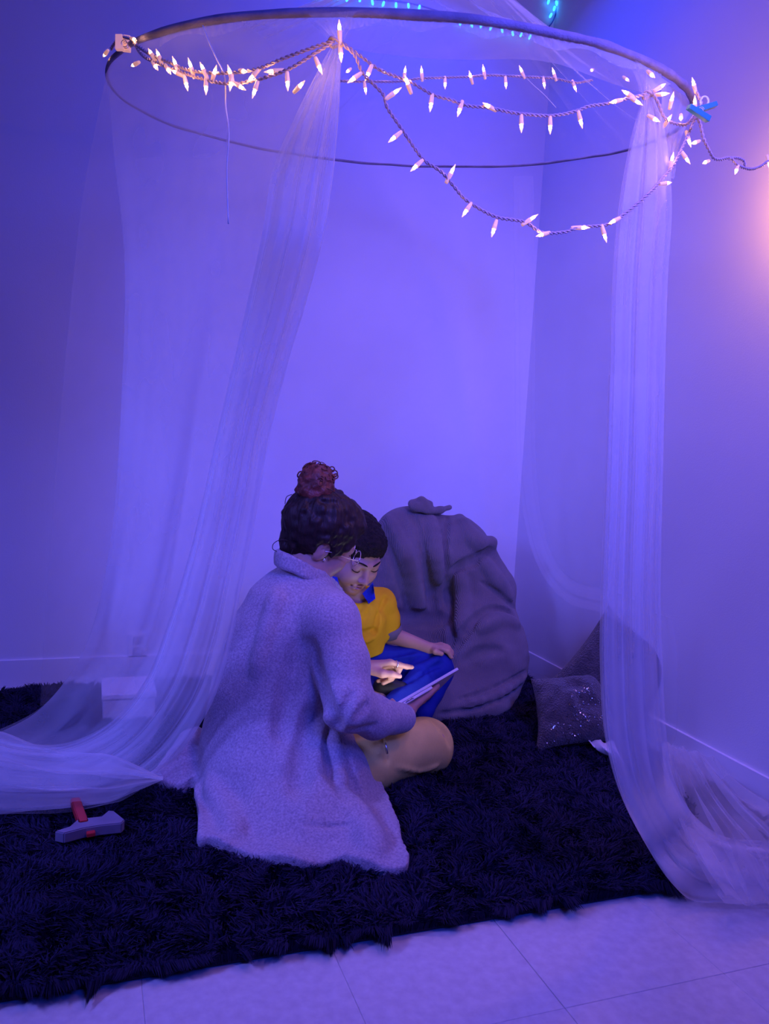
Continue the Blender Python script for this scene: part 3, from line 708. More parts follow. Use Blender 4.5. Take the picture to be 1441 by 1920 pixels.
# trousers
S = grid([bp_[k] for k in ('pel', 'lk', 'la', 'rk', 'ra')]+[P(795, 1340, 2.0)], .08, .0036)
S.chain([(P(676, 1246, 2.24), .080), (P(700, 1248, 2.22), .066), (P(770, 1250, 2.16), .053), (P(816, 1250, 2.13), .050)], .025)
S.chain([(P(816, 1252, 2.13), .046), (P(785, 1285, 2.06), .042), (P(742, 1322, 2.0), .036)], .02)
S.chain([(P(822, 1262, 2.12), .040), (P(806, 1300, 2.10), .034), (P(794, 1335, 2.07), .028)], .02)
S.chain([(P(676, 1246, 2.22), .07), (P(666, 1282, 2.14), .046)], .02); S.chain([(P(666, 1286, 2.14), .044), (P(695, 1302, 2.08), .034)], .02)
S.noise(.003, .04, 31)
S.fold([(722, 1238), (765, 1240), (808, 1228)], .006, .012, 'sub'); S.fold([(740, 1256), (790, 1250), (824, 1232)], .006, .014, 'add'); S.fold([(760, 1285), (800, 1262), (828, 1245)], .006, .012, 'sub'); S.fold([(745, 1300), (790, 1275), (820, 1258)], .005, .012, 'add')
S.fold([(700, 1232), (735, 1228), (775, 1222)], .005, .010, 'sub')
S.mesh('trousers', M['pants'], BP)
def blob(name, prims, m, parent, h=.003, nz=None, marg=.04):
    S_ = grid([p[0] for p in prims]+[p[1] for p in prims if len(p) > 2 and not np.isscalar(p[1])], marg, h)
    for p in prims:
        if len(p) == 2: S_.ell(p[0], p[1], .012)
        else: S_.cone(p[0], p[1], p[2], p[3], .012)
    if nz: S_.noise(*nz)
    return S_.mesh(name, m, parent)
blob('shoe', [(P(716, 1288, 2.06), P(752, 1292, 2.03), .026, .021), (P(728, 1280, 2.07), P(736, 1290, 2.06), .026, .022)], M['shoe'], BP, marg=.06)

# ------------------------------------------------------------------ tablet
TW = float(np.linalg.norm(TB-TA))
tbt = empty('tablet', TA, 'thin pale tablet with a lit screen held over the tan trouser leg', 'tablet')
def slab(name, a0, a1, b0, b1, c0, c1, m, par, bev=.001):
    b = box_bm((a0, b0, c0), (a1, b1, c1), bev, 2)
    for v in b.verts: v.co = Vector(TP(*v.co))
    bmesh.ops.recalc_face_normals(b, faces=b.faces[:]); return bm_obj(name, b, m, par)
slab('shell', 0, TW, 0, .135, -.0075, 0, M['tab'], tbt, .0025)
slab('screen', .010, TW-.010, .010, .125, .0001, .0007, M['screen'], tbt, .0002)
slab('case_fold', 0, TW*.56, .001, .05, -.0150, -.0078, M['tab'], tbt, .002)['label'] = 'folded stand of the case'
for k in range(7): slab('case_lettering', .034+.0038*k, .0365+.0038*k, .0003, .0012, -.0128, -.0102+.0006*(k % 3), M['tabdark'], tbt, 0)

# ------------------------------------------------------------------ bean bag
bb = empty('bean_bag', P(860, 1330, 2.3)*[1, 1, 0], 'big slouchy grey fabric bean bag chair in the room corner behind the boy', 'bean bag')
bc = [(770, 1030, 2.47, .140), (848, 1042, 2.45, .140), (895, 1110, 2.41, .128), (905, 1200, 2.34, .140), (892, 1262, 2.29, .138), (740, 1080, 2.46, .13), (850, 1150, 2.47, .13), (760, 1180, 2.47, .13)]
S = grid([P(a, b, c) for a, b, c, d in bc]+[P(700, 1300, 2.3), P(620, 1250, 2.35)], .19, .0050)
for a, b, c, d in bc: S.ell(P(a, b, c), (d, d*.8, d), .06)
S.ell(P(900, 1235, 2.31), (.142, .125, .165), .05)
S.ell(P(720, 1262, 2.38), (.25, .17, .12), .05); S.ell(P(840, 1310, 2.24), (.22, .14, .085), .05); S.ell(P(700, 1320, 2.24), (.17, .13, .075), .05); S.ell(P(640, 1180, 2.42), (.12, .12, .16), .05)
S.ell(P(800, 1200, 2.24), (.085, .10, .10), .05, 'sub')
S.noise(.010, .12, 41); S.noise(.004, .05, 42); S.noise(.0022, (.05, .05, .022), 43)
for a, b, ra, rb in ((P(676, 1246, 2.24), P(700, 1248, 2.22), .084, .070), (P(700, 1248, 2.22), P(816, 1250, 2.13), .070, .054), (P(816, 1252, 2.13), P(742, 1322, 2.0), .050, .040), (P(822, 1262, 2.12), P(794, 1335, 2.07), .044, .034), (P(676, 1246, 2.22), P(666, 1286, 2.14), .07, .05),
                      (P(676, 1225, 2.215), P(670, 1138, 2.2), .074, .08), (P(714, 1130, 2.205), P(727, 1178, 2.21), .046, .043), (P(728, 1188, 2.22), P(805, 1216, 2.13), .032, .024), (BH.c, BH.c, .11, .11)):
    S.cone(a, b, ra, rb, .015, 'sub')
for q, r, k, op in (
    ([(700, 982), (728, 1030), (750, 1090), (764, 1150)], .015, .010, 'sub'), ([(776, 966), (795, 1040), (806, 1100), (812, 1150)], .016, .010, 'sub'),
    ([(728, 972), (762, 1040), (780, 1110), (786, 1150)], .020, .022, 'add'), ([(838, 970), (832, 1030), (834, 1080), (842, 1120)], .015, .010, 'sub'),
    ([(806, 965), (816, 1030), (822, 1090)], .018, .02, 'add'), ([(858, 962), (878, 1000), (900, 1020), (922, 1022)], .026, .018, 'add'),
    ([(922, 1028), (896, 1048), (866, 1062), (846, 1076)], .022, .006, 'sub'), ([(846, 1080), (840, 1120), (846, 1180), (842, 1215)], .018, .008, 'sub'),
    ([(862, 1078), (868, 1130), (862, 1180)], .020, .02, 'add'), ([(905, 1050), (930, 1085), (955, 1120)], .020, .02, 'add'),
    ([(962, 1152), (925, 1142), (895, 1158), (868, 1190), (850, 1222)], .018, .008, 'sub'), ([(970, 1170), (930, 1162), (900, 1180)], .018, .02, 'add'),
    ([(900, 1090), (935, 1115), (965, 1140)], .009, .006, 'sub'), ([(985, 1278), (940, 1308), (880, 1330), (820, 1340)], .010, .006, 'sub'), ([(985, 1258), (930, 1290), (860, 1312)], .009, .006, 'sub'),
    ([(985, 1268), (935, 1300), (870, 1322)], .010, .016, 'add'), ([(870, 1240), (900, 1222), (940, 1220)], .008, .02, 'sub'), ([(885, 975), (915, 1000), (925, 1020)], .010, .02, 'add'), ([(735, 1158), (790, 1160), (838, 1162)], .014, .03, 'sub')):
    S.fold(q, r, k, op)
S.mesh('cover', M['bean'], bb, 1)
S = grid([P(770, 950, 2.42), P(846, 950, 2.45)], .07, .0032)
S.chain([(P(772, 944, 2.42), .012), (P(790, 940, 2.41), .014), (P(806, 944, 2.41), .010)], .01)
S.ell(P(788, 951, 2.41), (.040, .018, .020), .012); S.chain([(P(800, 958, 2.40), .012), (P(825, 957, 2.42), .012), (P(843, 951, 2.45), .006)], .012)
S.cone(P(783, 938, 2.40), P(792, 941, 2.39), .006, .005, .006, 'sub'); S.noise(.003, .02, 4)
S.mesh('knotted_top', M['bean'], bb)

# ------------------------------------------------------------------ pillows beside the bean bag
def pillow(name, corners, thick, m, parent, seed, n=44, sag=0):
    c = np.array(corners, float); nrm = np.cross(c[1]-c[0], c[3]-c[0]); nrm /= np.linalg.norm(nrm); V = []; r = np.random.RandomState(seed).uniform(-1, 1, (8, 8))
    def nz(u, v):
        a, b = u*6.99, v*6.99; i, j = int(a), int(b); f, g = a-i, b-j; f = f*f*(3-2*f); g = g*g*(3-2*g)
        return (r[i, j]*(1-f)+r[i+1, j]*f)*(1-g)+(r[i, j+1]*(1-f)+r[i+1, j+1]*f)*g
    for s_ in (1, -1):
        for i in range(n):
            for j in range(n):
                u, v = i/(n-1), j/(n-1); pin = .07*(math.sin(math.pi*u)-0)*(1-abs(2*v-1))*0
                U = 2*u-1; W = 2*v-1; uu = u+ -.06*U*(1-W*W)**1*abs(U)**3; vv = v-.06*W*(1-U*U)*abs(W)**3
                q = (c[0]*(1-uu)+c[1]*uu)*(1-vv)+(c[3]*(1-uu)+c[2]*uu)*vv
                t = max(0, (1-abs(U)**2.4))*max(0, (1-abs(W)**2.4)); h_ = thick*t**.55+.012*nz(u, v)*t**.5
                V.append(q+nrm*h_*s_-ZUP*sag*t)
    Fq = []
    for s_ in (0, 1):
        for i in range(n-1):
            for j in range(n-1):
                a = s_*n*n+i*n+j; f = (a, a+n, a+n+1, a+1); Fq.append(f if s_ == 0 else f[::-1])
    o = mesh_np(name, np.array(V), np.array(Fq), m, parent); return o
from mathutils.bvhtree import BVHTree
def surf(obj_list):
    T_ = []
    for o in obj_list:
        off = Vector((0, 0, 0)); q = o
        while q is not None: off += q.location; q = q.parent
        T_.append((BVHTree.FromPolygons([v.co+off for v in o.data.vertices], [tuple(p.vertices) for p in o.data.polygons])))
    def f(px, py):
        best = None; d = Vector(ray(px, py)).normalized()
        for t in T_:
            h = t.ray_cast(Vector(EYE), d)
            if h[0] is not None and (best is None or h[3] < best[3]): best = h
        return best
    return f
pc = [P(1004, 1300, 2.08), P(1140, 1134, 2.02), P(1282, 1240, 1.82), P(1180, 1408, 1.86)]
pA = empty('plush_pillow', (pc[0]+pc[2])/2*[1, 1, 0], 'dark plush pillow standing on its corner against the right wall', 'pillow', 'dark plush pillows by the bean bag')
oA = pillow('cover', pc, .065, M['plush'], pA, 3)
pc = [P(994, 1272, 2.02), P(1120, 1262, 1.97), P(1172, 1392, 1.80), P(1003, 1410, 1.86)]
pB = empty('plush_pillow', (pc[0]+pc[2])/2*[1, 1, 0], 'dark sequined plush pillow lying in front of the upright one beside the bean bag', 'pillow', 'dark plush pillows by the bean bag')
oB = pillow('cover', pc, .062, M['plush'], pB, 5)
def sequins(obj_, par, regs, n):
    f = surf([obj_]); V = []; Fq = []; r_ = random.Random(4)
    for k in range(n):
        cx, cy, sx, sy = regs[r_.randrange(len(regs))]; h = f(r_.gauss(cx, sx), r_.gauss(cy, sy))
        if h is None: continue
        nn = (h[1]+Vector([r_.uniform(-.7, .7) for _ in range(3)])).normalized(); nn = nn if nn.dot(Vector(EYE)-h[0]) > 0 else -nn
        u = nn.orthogonal().normalized(); v = nn.cross(u); R_ = r_.uniform(.0010, .0022); c = h[0]+h[1]*.003; k0 = len(V)
        for a in range(6): V.append(c+(u*math.cos(a*1.047)+v*math.sin(a*1.047))*R_)
        Fq.append(tuple(range(k0, k0+6)))
    o = vf_obj('sequins', (V, Fq), M['sequin'], par, False); tag(o, kind='stuff')
sequins(oB, pB, [(1045, 1362, 14, 3), (1085, 1330, 9, 14), (1072, 1380, 8, 10), (1105, 1348, 16, 5), (1120, 1310, 10, 14), (1035, 1395, 10, 6), (1090, 1300, 12, 4)], 230)
sequins(oA, pA, [(1245, 1245, 9, 5), (1250, 1222, 8, 3)], 22)

# ------------------------------------------------------------------ canopy
CN = empty('bed_canopy', (.609, 1.715, 0), 'round hooped canopy of sheer white net hanging over the rug, drapes tied open', 'canopy')
RC, RR, RTX, RTY = np.array([.609, 1.715, 1.552]), .6, .052, .142
def rp(a, k=1.0): return RC+k*RR*np.array([math.cos(a), math.sin(a), RTX*math.cos(a)+RTY*math.sin(a)])
RT_A = np.linspace(-math.pi, math.pi, 1441); RT_P = np.array([proj(rp(a)) for a in RT_A])
def ang_at(px, near=True):
    mid = (RT_P[RT_P[:, 0].argmin()][1]+RT_P[RT_P[:, 0].argmax()][1])/2
    iL, iR = RT_P[:, 0].argmin(), RT_P[:, 0].argmax(); sel = (RT_A < 0) if near else (RT_A > 0)
    # near arc: from left end through -pi/2 to the right end
    aL, aR = RT_A[iL], RT_A[iR]
    arr = np.array([a for a in RT_A]); ar = np.where(arr < aR+1e-6, arr, arr-2*math.pi) if near else arr
    aL2 = aL if aL < 0 else aL-2*math.pi
    m_ = (ar >= aL2) & (ar <= aR) if near else (arr > aR) & (arr < (aL if aL > 0 else aL+2*math.pi))
    cand = np.nonzero(m_)[0]; return float(RT_A[cand[np.abs(RT_P[cand, 0]-px).argmin()]])
A_L, A_R = float(RT_A[RT_P[:, 0].argmin()]), float(RT_A[RT_P[:, 0].argmax()])
def ringY(px): return rp(ang_at(px))[1]
def wav(n_, s_, seed): return np.interp(np.linspace(0, s_, n_), np.arange(s_+2), np.random.RandomState(seed).uniform(-1, 1, s_+2))
aa = np.linspace(-math.pi, math.pi, 181)
rad = .0030+.0007*np.abs(wav(181, 40, 3))
rad = rad+(.0030+.0018*np.abs(wav(181, 60, 8)))*np.clip(-np.sin(aa)*1.5, 0, 1)
vf_obj('hoop', tube_vf([rp(a)+ZUP*.0015*w_ for a, w_ in zip(aa, wav(181, 50, 5))], rad, 10), M['wood'], CN)['label'] = 'hoop in a gathered fabric sleeve'
def sheet(name, rows, m, nu, nv, folds, amp, seed, fdir=None, parent=CN, zmin=.036, label=None, rip=.3):
    rows = [np.asarray(r, float) for r in rows]; k = len(rows[0])
    G = np.array([catmull(r, nu) for r in rows])                # rows x nu
    G = np.array([catmull(G[:, j], nv) for j in range(nu)]).transpose(1, 0, 2)   # nv x nu
    u = np.linspace(0, 1, nu); rs_ = np.random.RandomState(seed); ph = rs_.rand(5)*6.28
    s_ = np.linspace(0, 1, nv)
    ampv = np.interp(s_, np.linspace(0, 1, len(amp)), amp) if not np.isscalar(amp) else np.full(nv, amp)
    for i in range(nv):
        w_ = s_[i]; uu = u+.02*np.sin(7*u*3+ph[0]+w_*3)+.012*np.sin(23*u+w_*5+ph[1])
        f_ = np.sin(2*math.pi*folds*uu+ph[2]+1.2*w_)+.33*np.sin(2*math.pi*folds*1.83*uu+ph[3]-2*w_)+.04*np.sin(2*math.pi*folds*3.7*uu+ph[4]+w_)
        d = G[i, :, :]-EYE; d = d/np.linalg.norm(d, axis=1)[:, None] if fdir is None else np.tile(fdir, (nu, 1))
        tng = np.gradient(G[i], axis=0); tng /= np.linalg.norm(tng, axis=1)[:, None]+1e-9
        f2 = np.cos(2*math.pi*folds*uu+ph[2]+1.2*w_)
        G[i] += (d*f_[:, None]+tng*f2[:, None]*rip)*ampv[i]
    G[:, :, 2] = np.maximum(G[:, :, 2], zmin+.002*np.sin(40*G[:, :, 0]))
    V = G.reshape(-1, 3); I = np.arange(nu*nv).reshape(nv, nu)
    Fq = np.stack([I[:-1, :-1], I[:-1, 1:], I[1:, 1:], I[1:, :-1]], -1).reshape(-1, 4)
    o = mesh_np(name, V, Fq, m, parent)
    if label: o['label'] = label
    return o
def edge_rows(spec):      # (left px), (right px), ('Y', yl, yr) hanging or ('Z', zl, zr) lying
    out = []
    for a, b, d in spec:
        f = P if d[0] == 'Y' else PZ
        out.append([f(*a, d[1]), f((a[0]*2+b[0])/3, (a[1]*2+b[1])/3, (d[1]*2+d[2])/3), f((a[0]+2*b[0])/3, (a[1]+2*b[1])/3, (d[1]+2*d[2])/3), f(*b, d[2])])
    return out
YT1, YT2 = ringY(640)+.012, ringY(1215)-.01
# cone roof
apex = P(826, -130, 1.715)
rows = []
for t in (0, .25, .5, .75, .97):
    rows.append([rp(a)*(1-t)+apex*t-ZUP*.05*math.sin(math.pi*t) for a in np.linspace(-math.pi, math.pi, 25)])
sheet('roof_net', rows, M['net_thin'], 260, 40, 22, [.0015, .006, .006, .004, .001], 11, fdir=(0, 0, 1), zmin=0)
tube('hanging_cord', [apex, apex*[1, 1, 0]+ZUP*CEIL], .003, M['cord'], CN)
# left panel from the hoop to the rug
lp_ = [(205, 165, 1), (212, 260, 1), (233, 500, 1), (224, 850, 1), (192, 1100, 1), (150, 1235, 1)]
YL = rp(A_L)[1]
top = [rp(a, 1.005) for a in np.linspace(A_L if A_L < 0 else A_L-2*math.pi, ang_at(625), 6)]
rows = [top]
lv = [((205, 190), (615, 105), YL-.02, YT1+.02), ((213, 290), (590, 260), YL-.02, YT1+.06), ((233, 500), (545, 480), YL, 1.27), ((226, 760), (470, 740), YL+.04, 1.42), ((208, 1000), (415, 980), YL+.10, 1.58), ((170, 1180), (372, 1160), YL+.18, 1.72), ((122, 1275), (325, 1290), 2.22, 1.80)]
for a, b, y0, y1 in lv:
    rows.append([P(a[0]+(b[0]-a[0])*t, a[1]+(b[1]-a[1])*t, y0+(y1-y0)*t**.9) for t in np.linspace(0, 1, 6)])
rows.append([PZ(60+(270-60)*t, 1340+(1400-1340)*t+12*math.sin(9*t), .07) for t in np.linspace(0, 1, 6)])
rows.append([PZ(-30+(200+30)*t, 1385+(1450-1385)*t, .05) for t in np.linspace(0, 1, 6)])
sheet('left_drape', rows, M['net'], 240, 150, 2.2, [.001, .004, .008, .011, .013, .014, .013, .010], 21)
sheet('left_drape_lining', [[p_+AW*.03 for p_ in r] for r in rows[2:]], M['net_thin'], 200, 120, 3.4, [.002, .006, .009, .010, .010], 22)
# gathered left tail
spec = [((578, 26), (668, 20), ('Y', ringY(578)-.012, ringY(668)-.012)), ((612, 60), (646, 55), ('Y', YT1-.03, YT1-.03)), ((622, 80), (638, 80), ('Y', YT1-.03, YT1-.03)), ((596, 130), (637, 125), ('Y', YT1-.02, YT1-.02)),
        ((548, 225), (633, 220), ('Y', YT1, YT1)), ((508, 320), (624, 325), ('Y', YT1+.04, YT1+.03)), ((488, 440), (605, 440), ('Y', 1.22, 1.20)), ((462, 560), (572, 565), ('Y', 1.29, 1.27)), ((432, 690), (533, 695), ('Y', 1.36, 1.34)),
        ((402, 820), (500, 830), ('Y', 1.45, 1.42)), ((378, 930), (478, 960), ('Y', 1.52, 1.49)), ((352, 1040), (450, 1100), ('Y', 1.62, 1.56)), ((315, 1160), (425, 1225), ('Y', 1.70, 1.63)), ((270, 1275), (388, 1330), ('Y', 1.80, 1.72)),
        ((200, 1360), (318, 1430), ('Y', 1.93, 1.77)), ((110, 1400), (222, 1502), ('Z', .12, .04)), ((20, 1395), (110, 1523), ('Z', .13, .038)), ((-60, 1370), (-20, 1526), ('Z', .13, .038)), ((-120, 1360), (-130, 1520), ('Z', .12, .038))]
ra_ = edge_rows(spec)
ampB = [.001, .001, .0008, .003, .006, .008, .009, .010, .011, .012, .012, .012, .012, .012, .012, .012, .010, .010, .010]
sheet('gathered_left_tail', ra_, M['net'], 200, 230, 3.1, ampB, 31, label='gathered net tail tied at the front of the hoop and sweeping left over the rug')
sheet('gathered_left_tail_layer', [[p_+AW*.022 for p_ in r] for r in ra_], M['net'], 160, 200, 4.7, ampB, 32)
# heaped hem on the rug, left
for k, (z0, m_, sd) in enumerate(((.05, 'net', 41), (.09, 'net', 42))):
    rows = []
    for t in np.linspace(0, 1, 9):
        cx = 305-390*t; top_ = np.interp(t, [0, .2, .45, .7, 1], [1452, 1424, 1405, 1378, 1360])+8*math.sin(t*11+k*2); bot_ = np.interp(t, [0, .25, .5, .8, 1], [1462, 1502, 1512, 1526, 1526])
        rows.append([PZ(cx-6, top_, z0), PZ(cx, (top_*2+bot_)/3, z0+.04+.015*math.sin(7*t+k)), PZ(cx, (top_+2*bot_)/3, z0+.025), PZ(cx, bot_-2, .038)])
    sheet('heaped_left_hem', rows, M[m_], 110, 150, 3.2, [.003, .008, .010, .010, .010], sd, fdir=(.1, -.2, 1))
# gathered right tail
spec = [((1190, 112), (1258, 158), ('Y', ringY(1190)-.01, ringY(1258)-.01)), ((1203, 150), (1232, 165), ('Y', YT2, YT2)), ((1208, 178), (1224, 180), ('Y', YT2, YT2)), ((1188, 255), (1246, 250), ('Y', YT2, YT2)), ((1166, 380), (1257, 380), ('Y', YT2, YT2)),
        ((1154, 530), (1249, 530), ('Y', YT2-.01, YT2-.01)), ((1150, 700), (1244, 700), ('Y', YT2-.02, YT2-.02)), ((1144, 900), (1240, 900), ('Y', YT2-.03, YT2-.03)), ((1137, 1100), (1236, 1100), ('Y', YT2-.04, YT2-.04)), ((1135, 1250), (1240, 1240), ('Y', YT2-.05, YT2-.04)),
        ((1144, 1390), (1247, 1370), ('Y', YT2-.06, YT2-.04)), ((1172, 1500), (1262, 1460), ('Y', YT2-.08, YT2-.02)), ((1216, 1590), (1300, 1530), ('Y', 1.25, 1.33)), ((1262, 1655), (1360, 1580), ('Z', .05, .10)), ((1312, 1690), (1440, 1592), ('Z', .012, .10)), ((1420, 1692), (1530, 1600), ('Z', .012, .09)), ((1540, 1690), (1600, 1610), ('Z', .012, .08))]
rc_ = edge_rows(spec)
ampC = [.001, .001, .0008, .004, .007, .008, .008, .008, .009, .009, .010, .010, .012, .012, .012, .012, .012]
sheet('gathered_right_tail', rc_, M['net'], 180, 230, 2.6, ampC, 51, zmin=.012, label='gathered net tail tied at the right of the hoop and hanging to the floor')
sheet('gathered_right_tail_layer', [[p_+AW*.02 for p_ in r] for r in rc_], M['net'], 140, 200, 4.1, ampC, 52, zmin=.012)
sheet('gathered_right_tail_layer', [[p_+AW*.03 for p_ in r] for r in rc_[6:]], M['net'], 130, 150, 3.3, .008, 53, zmin=.012)
# heap on the floor, right
for k, (z0, m_, sd) in enumerate(((.03, 'net_dense', 61), (.07, 'net', 62), (.10, 'net_thin', 63))):
    L_ = [(1240, 1392), (1244, 1450), (1255, 1520), (1285, 1590), (1330, 1660), (1360, 1688)]; R_ = [(1335, 1418), (1385, 1470), (1450, 1508), (1530, 1560), (1560, 1640), (1560, 1690)]
    rows = []
    for i, (a, b) in enumerate(zip(L_, R_)):
        rows.append([PZ(a[0]+(b[0]-a[0])*t, a[1]+(b[1]-a[1])*t+(10*math.sin(5*t+i+k) if i else 0), (z0+.03*math.sin(3*t+i*1.7+k)) if i < 5 else .014+.02*t) for t in np.linspace(0, 1, 6)])
    sheet('heaped_right_hem', rows, M[m_], 150, 150, 2.6+k, [.004, .012, .014, .014, .010, .004], sd, fdir=(.2, -.1, 1), zmin=.012 if k < 2 else .03)
# back panel round the far side of the hoop
nA = 15; aF = np.linspace(A_R+.30, (A_L if A_L > 0 else A_L+2*math.pi), nA)
bot_ = catmull([(1.505, 2.10), (1.512, 2.30), (1.50, 2.52), (1.44, 2.68), (1.00, 2.685), (.55, 2.68), (.15, 2.60), (-.12, 2.40)], nA)
rows = []
for t in (0, .12, .3, .5, .7, .85, 1):
    rows.append([np.array([*(rp(a)[:2]*(1-t**.55)+b*t**.55), rp(a)[2]*(1-t)+.05*t]) for a, b in zip(aF, bot_)])
sheet('back_drape', rows, M['net_thin'], 300, 90, 6, [.001, .006, .010, .012, .012], 71, fdir=(.3, .9, 0))
# free edge swooping down on to the upright pillow
spec = [((962, 330), (1000, 330), ('Y', 2.26, 2.26)), ((965, 600), (1003, 600), ('Y', 2.3, 2.3)), ((968, 850), (1004, 850), ('Y', 2.33, 2.33)), ((985, 985), (1016, 975), ('Y', 2.33, 2.32)), ((1015, 1075), (1040, 1050), ('Y', 2.25, 2.25)), ((1065, 1130), (1080, 1090), ('Y', 2.12, 2.14)), ((1130, 1150), (1140, 1105), ('Y', 1.98, 2.02)), ((1200, 1190), (1200, 1130), ('Y', 1.80, 1.84))]
sheet('swooping_edge', edge_rows(spec), M['net_thin'], 50, 120, 2, .004, 72)
spec = [((1228, 1150), (1258, 1160), ('Y', 1.70, 1.66)), ((1230, 1210), (1267, 1208), ('Y', 1.70, 1.66)), ((1232, 1290), (1269, 1300), ('Y', 1.69, 1.66)), ((1230, 1375), (1268, 1372), ('Y', 1.68, 1.66)), ((1225, 1410), (1256, 1402), ('Z', .06, .05))]
sheet('veil_over_pillow', edge_rows(spec), M['net_thin'], 60, 60, 1.5, [.002, .003, .004], 73)
# front valance between the two ties
def valance(name, x0, x1, low, m_, sd):
    xs_ = np.linspace(x0, x1, 12); a_ = [ang_at(x_) for x_ in xs_]; lo_ = catmull(low, 12)
    top = [rp(a, 1.002)-ZUP*.004 for a in a_]; bt = [P(q[0], q[1], rp(a)[1]+.03+.10*math.sin(math.pi*i/11)) for i, (q, a) in enumerate(zip(lo_, a_))]
    sheet(name, [top]+[[t_*(1-f)+b*f for t_, b in zip(top, bt)] for f in (.3, .6, 1)], m_, 90, 60, 1.5, [.001, .003, .003, .002], sd, zmin=0)
valance('front_valance', 648, 1200, [(640, 80), (680, 95), (760, 106), (860, 112), (1000, 112), (1080, 132), (1150, 158), (1205, 174)], M['net'], 81)
rows_ = [[rp(ang_at(x_), .999)+ZUP*.004 for x_ in np.linspace(300, 1240, 30)], [rp(ang_at(x_), 1.0)-ZUP*(.018+.006*math.sin(x_*.05)) for x_ in np.linspace(300, 1240, 30)]]
rows_.insert(1, [(a+b)/2 for a, b in zip(*rows_)]); sheet('gathered_header', rows_, M['net_dense'], 500, 8, 60, .0012, 82, zmin=0)
spec = [((1236, 150), (1300, 190), ('Y', ringY(1236)-.005, ringY(1300))), ((1240, 190), (1302, 205), ('Y', YT2+.03, ringY(1300)+.02)), ((1232, 260), (1276, 262), ('Y', YT2+.03, YT2+.05)), ((1225, 330), (1262, 335), ('Y', YT2+.02, YT2+.02))]
sheet('right_valance', edge_rows(spec), M['net'], 70, 60, 4, .004, 83)
for pts, Yd in (([(380, 48), (392, 80), (405, 108), (421, 145), (423, 200), (429, 250), (425, 320), (428, 420)], -.03), ):
    tube('drawstring', [P(a, b, ringY(380+(a-380)*.8)+Yd) for a, b in catmull(pts, 40)], .0012, M['white'], CN, 6)
tube('drawstring', [P(a, b, 1.9) for a, b in catmull([(975, 135), (1000, 160), (1020, 178), (1042, 202)], 14)], .0010, M['white'], CN, 6)
for (px, py, Yt, r_) in ((630, 80, YT1-.035, .010), (1216, 179, YT2-.005, .009)):
    c = P(px, py, Yt); tube('tie', [c+r_*(RG*math.cos(a)+AW*math.sin(a))+ZUP*.003*math.sin(2*a) for a in np.linspace(0, 6.6, 24)], .0022, M['cord'], CN, 6)

# ------------------------------------------------------------------ fairy light strings
def lathe_me(name, prof, sides, m):
    V = []; Fq = []
    for r_, z_ in prof:
        for s_ in range(sides): V.append((r_*math.cos(2*math.pi*s_/sides), r_*math.sin(2*math.pi*s_/sides), z_))
    for k in range(len(prof)-1):
        for s_ in range(sides):
            a = k*sides+s_; b = k*sides+(s_+1) % sides; Fq.append((a, b, b+sides, a+sides))
    me = bpy.data.meshes.new(name); me.from_pydata(V, [], Fq); me.update()
    for p in me.polygons: p.use_smooth = True
    me.materials.append(m); return me
sock_me = lathe_me('socket', [(.0001, 0), (.0024, 0), (.0028, .003), (.0033, .011), (.0036, .0155), (.0030, .016), (.0001, .0158)], 10, M['socket'])
bulb_me = lathe_me('bulb', [(.0001, 0), (.0018, 0), (.0023, .002), (.0023, .005), (.0017, .009), (.0007, .013), (.0001, .0142)], 10, M['bulb'])
led_me = lathe_me('led', [(.0001, 0), (.0030, .001), (.0042, .005), (.0042, .012), (.0025, .016), (.0001, .0175)], 10, M['led'])
def twist(path, pitch=.016, off=.0017, r=.00135):
    path = np.asarray(path); L = np.concatenate([[0], np.cumsum(np.linalg.norm(np.diff(path, axis=0), axis=1))]); n_ = max(12, int(L[-1]/.0035))
    q = np.array([np.interp(np.linspace(0, L[-1], n_), L, path[:, i]) for i in range(3)]).T
    T_ = np.gradient(q, axis=0); T_ /= np.linalg.norm(T_, axis=1)[:, None]+1e-9; a = np.cross(T_, AW); a /= np.linalg.norm(a, axis=1)[:, None]+1e-9; b = np.cross(T_, a)
    s_ = np.linspace(0, L[-1], n_)*2*math.pi/pitch; out = []
    for ph in (0, math.pi): out.append(tube_vf(q+off*(a*np.cos(s_+ph)[:, None]+b*np.sin(s_+ph)[:, None]), r, 5))
    return join_vf(out)
def string(label, cords, bulbs, Yf, group='warm white mini light strings on the canopy', sc_=1.0):
    p0 = P(*cords[0][0], Yf(cords[0][0][0])); S_ = empty('string_light', p0, label, 'string lights', group)
    for c in cords:
        o = vf_obj('cord', twist([P(a, b, Yf(a)) for a, b in catmull(c, len(c)*8)]), M['cord'], S_)
    rr = random.Random(len(bulbs)*7+1)
    for g_, b_ in bulbs:
        Y0 = Yf(g_[0]); G_ = P(*g_, Y0-.004)
        if b_ is None: B_ = G_+AW*.012+RG*rr.uniform(-.010, .010)+ZUP*rr.uniform(-.012, .012)
        else: B_ = P(*b_, Yf(b_[0]))
        d = G_-B_; L = np.linalg.norm(d); d /= L; st = G_-d*.0205
        s = bpy.data.objects.new('socket', sock_me); C.objects.link(s); s.parent = S_; s.location = Vector(st)-Vector(p0)
        s.rotation_mode = 'QUATERNION'; s.rotation_quaternion = Vector(d).to_track_quat('Z', 'Y'); s.scale = (sc_,)*3
        bl = bpy.data.objects.new('bulb', bulb_me); C.objects.link(bl); bl.parent = s; bl.location = (0, 0, .0155)
    return S_
yl = lambda x_: (ringY(min(max(x_, 203), 640))-.035) if x_ < 640 else YT1-.04
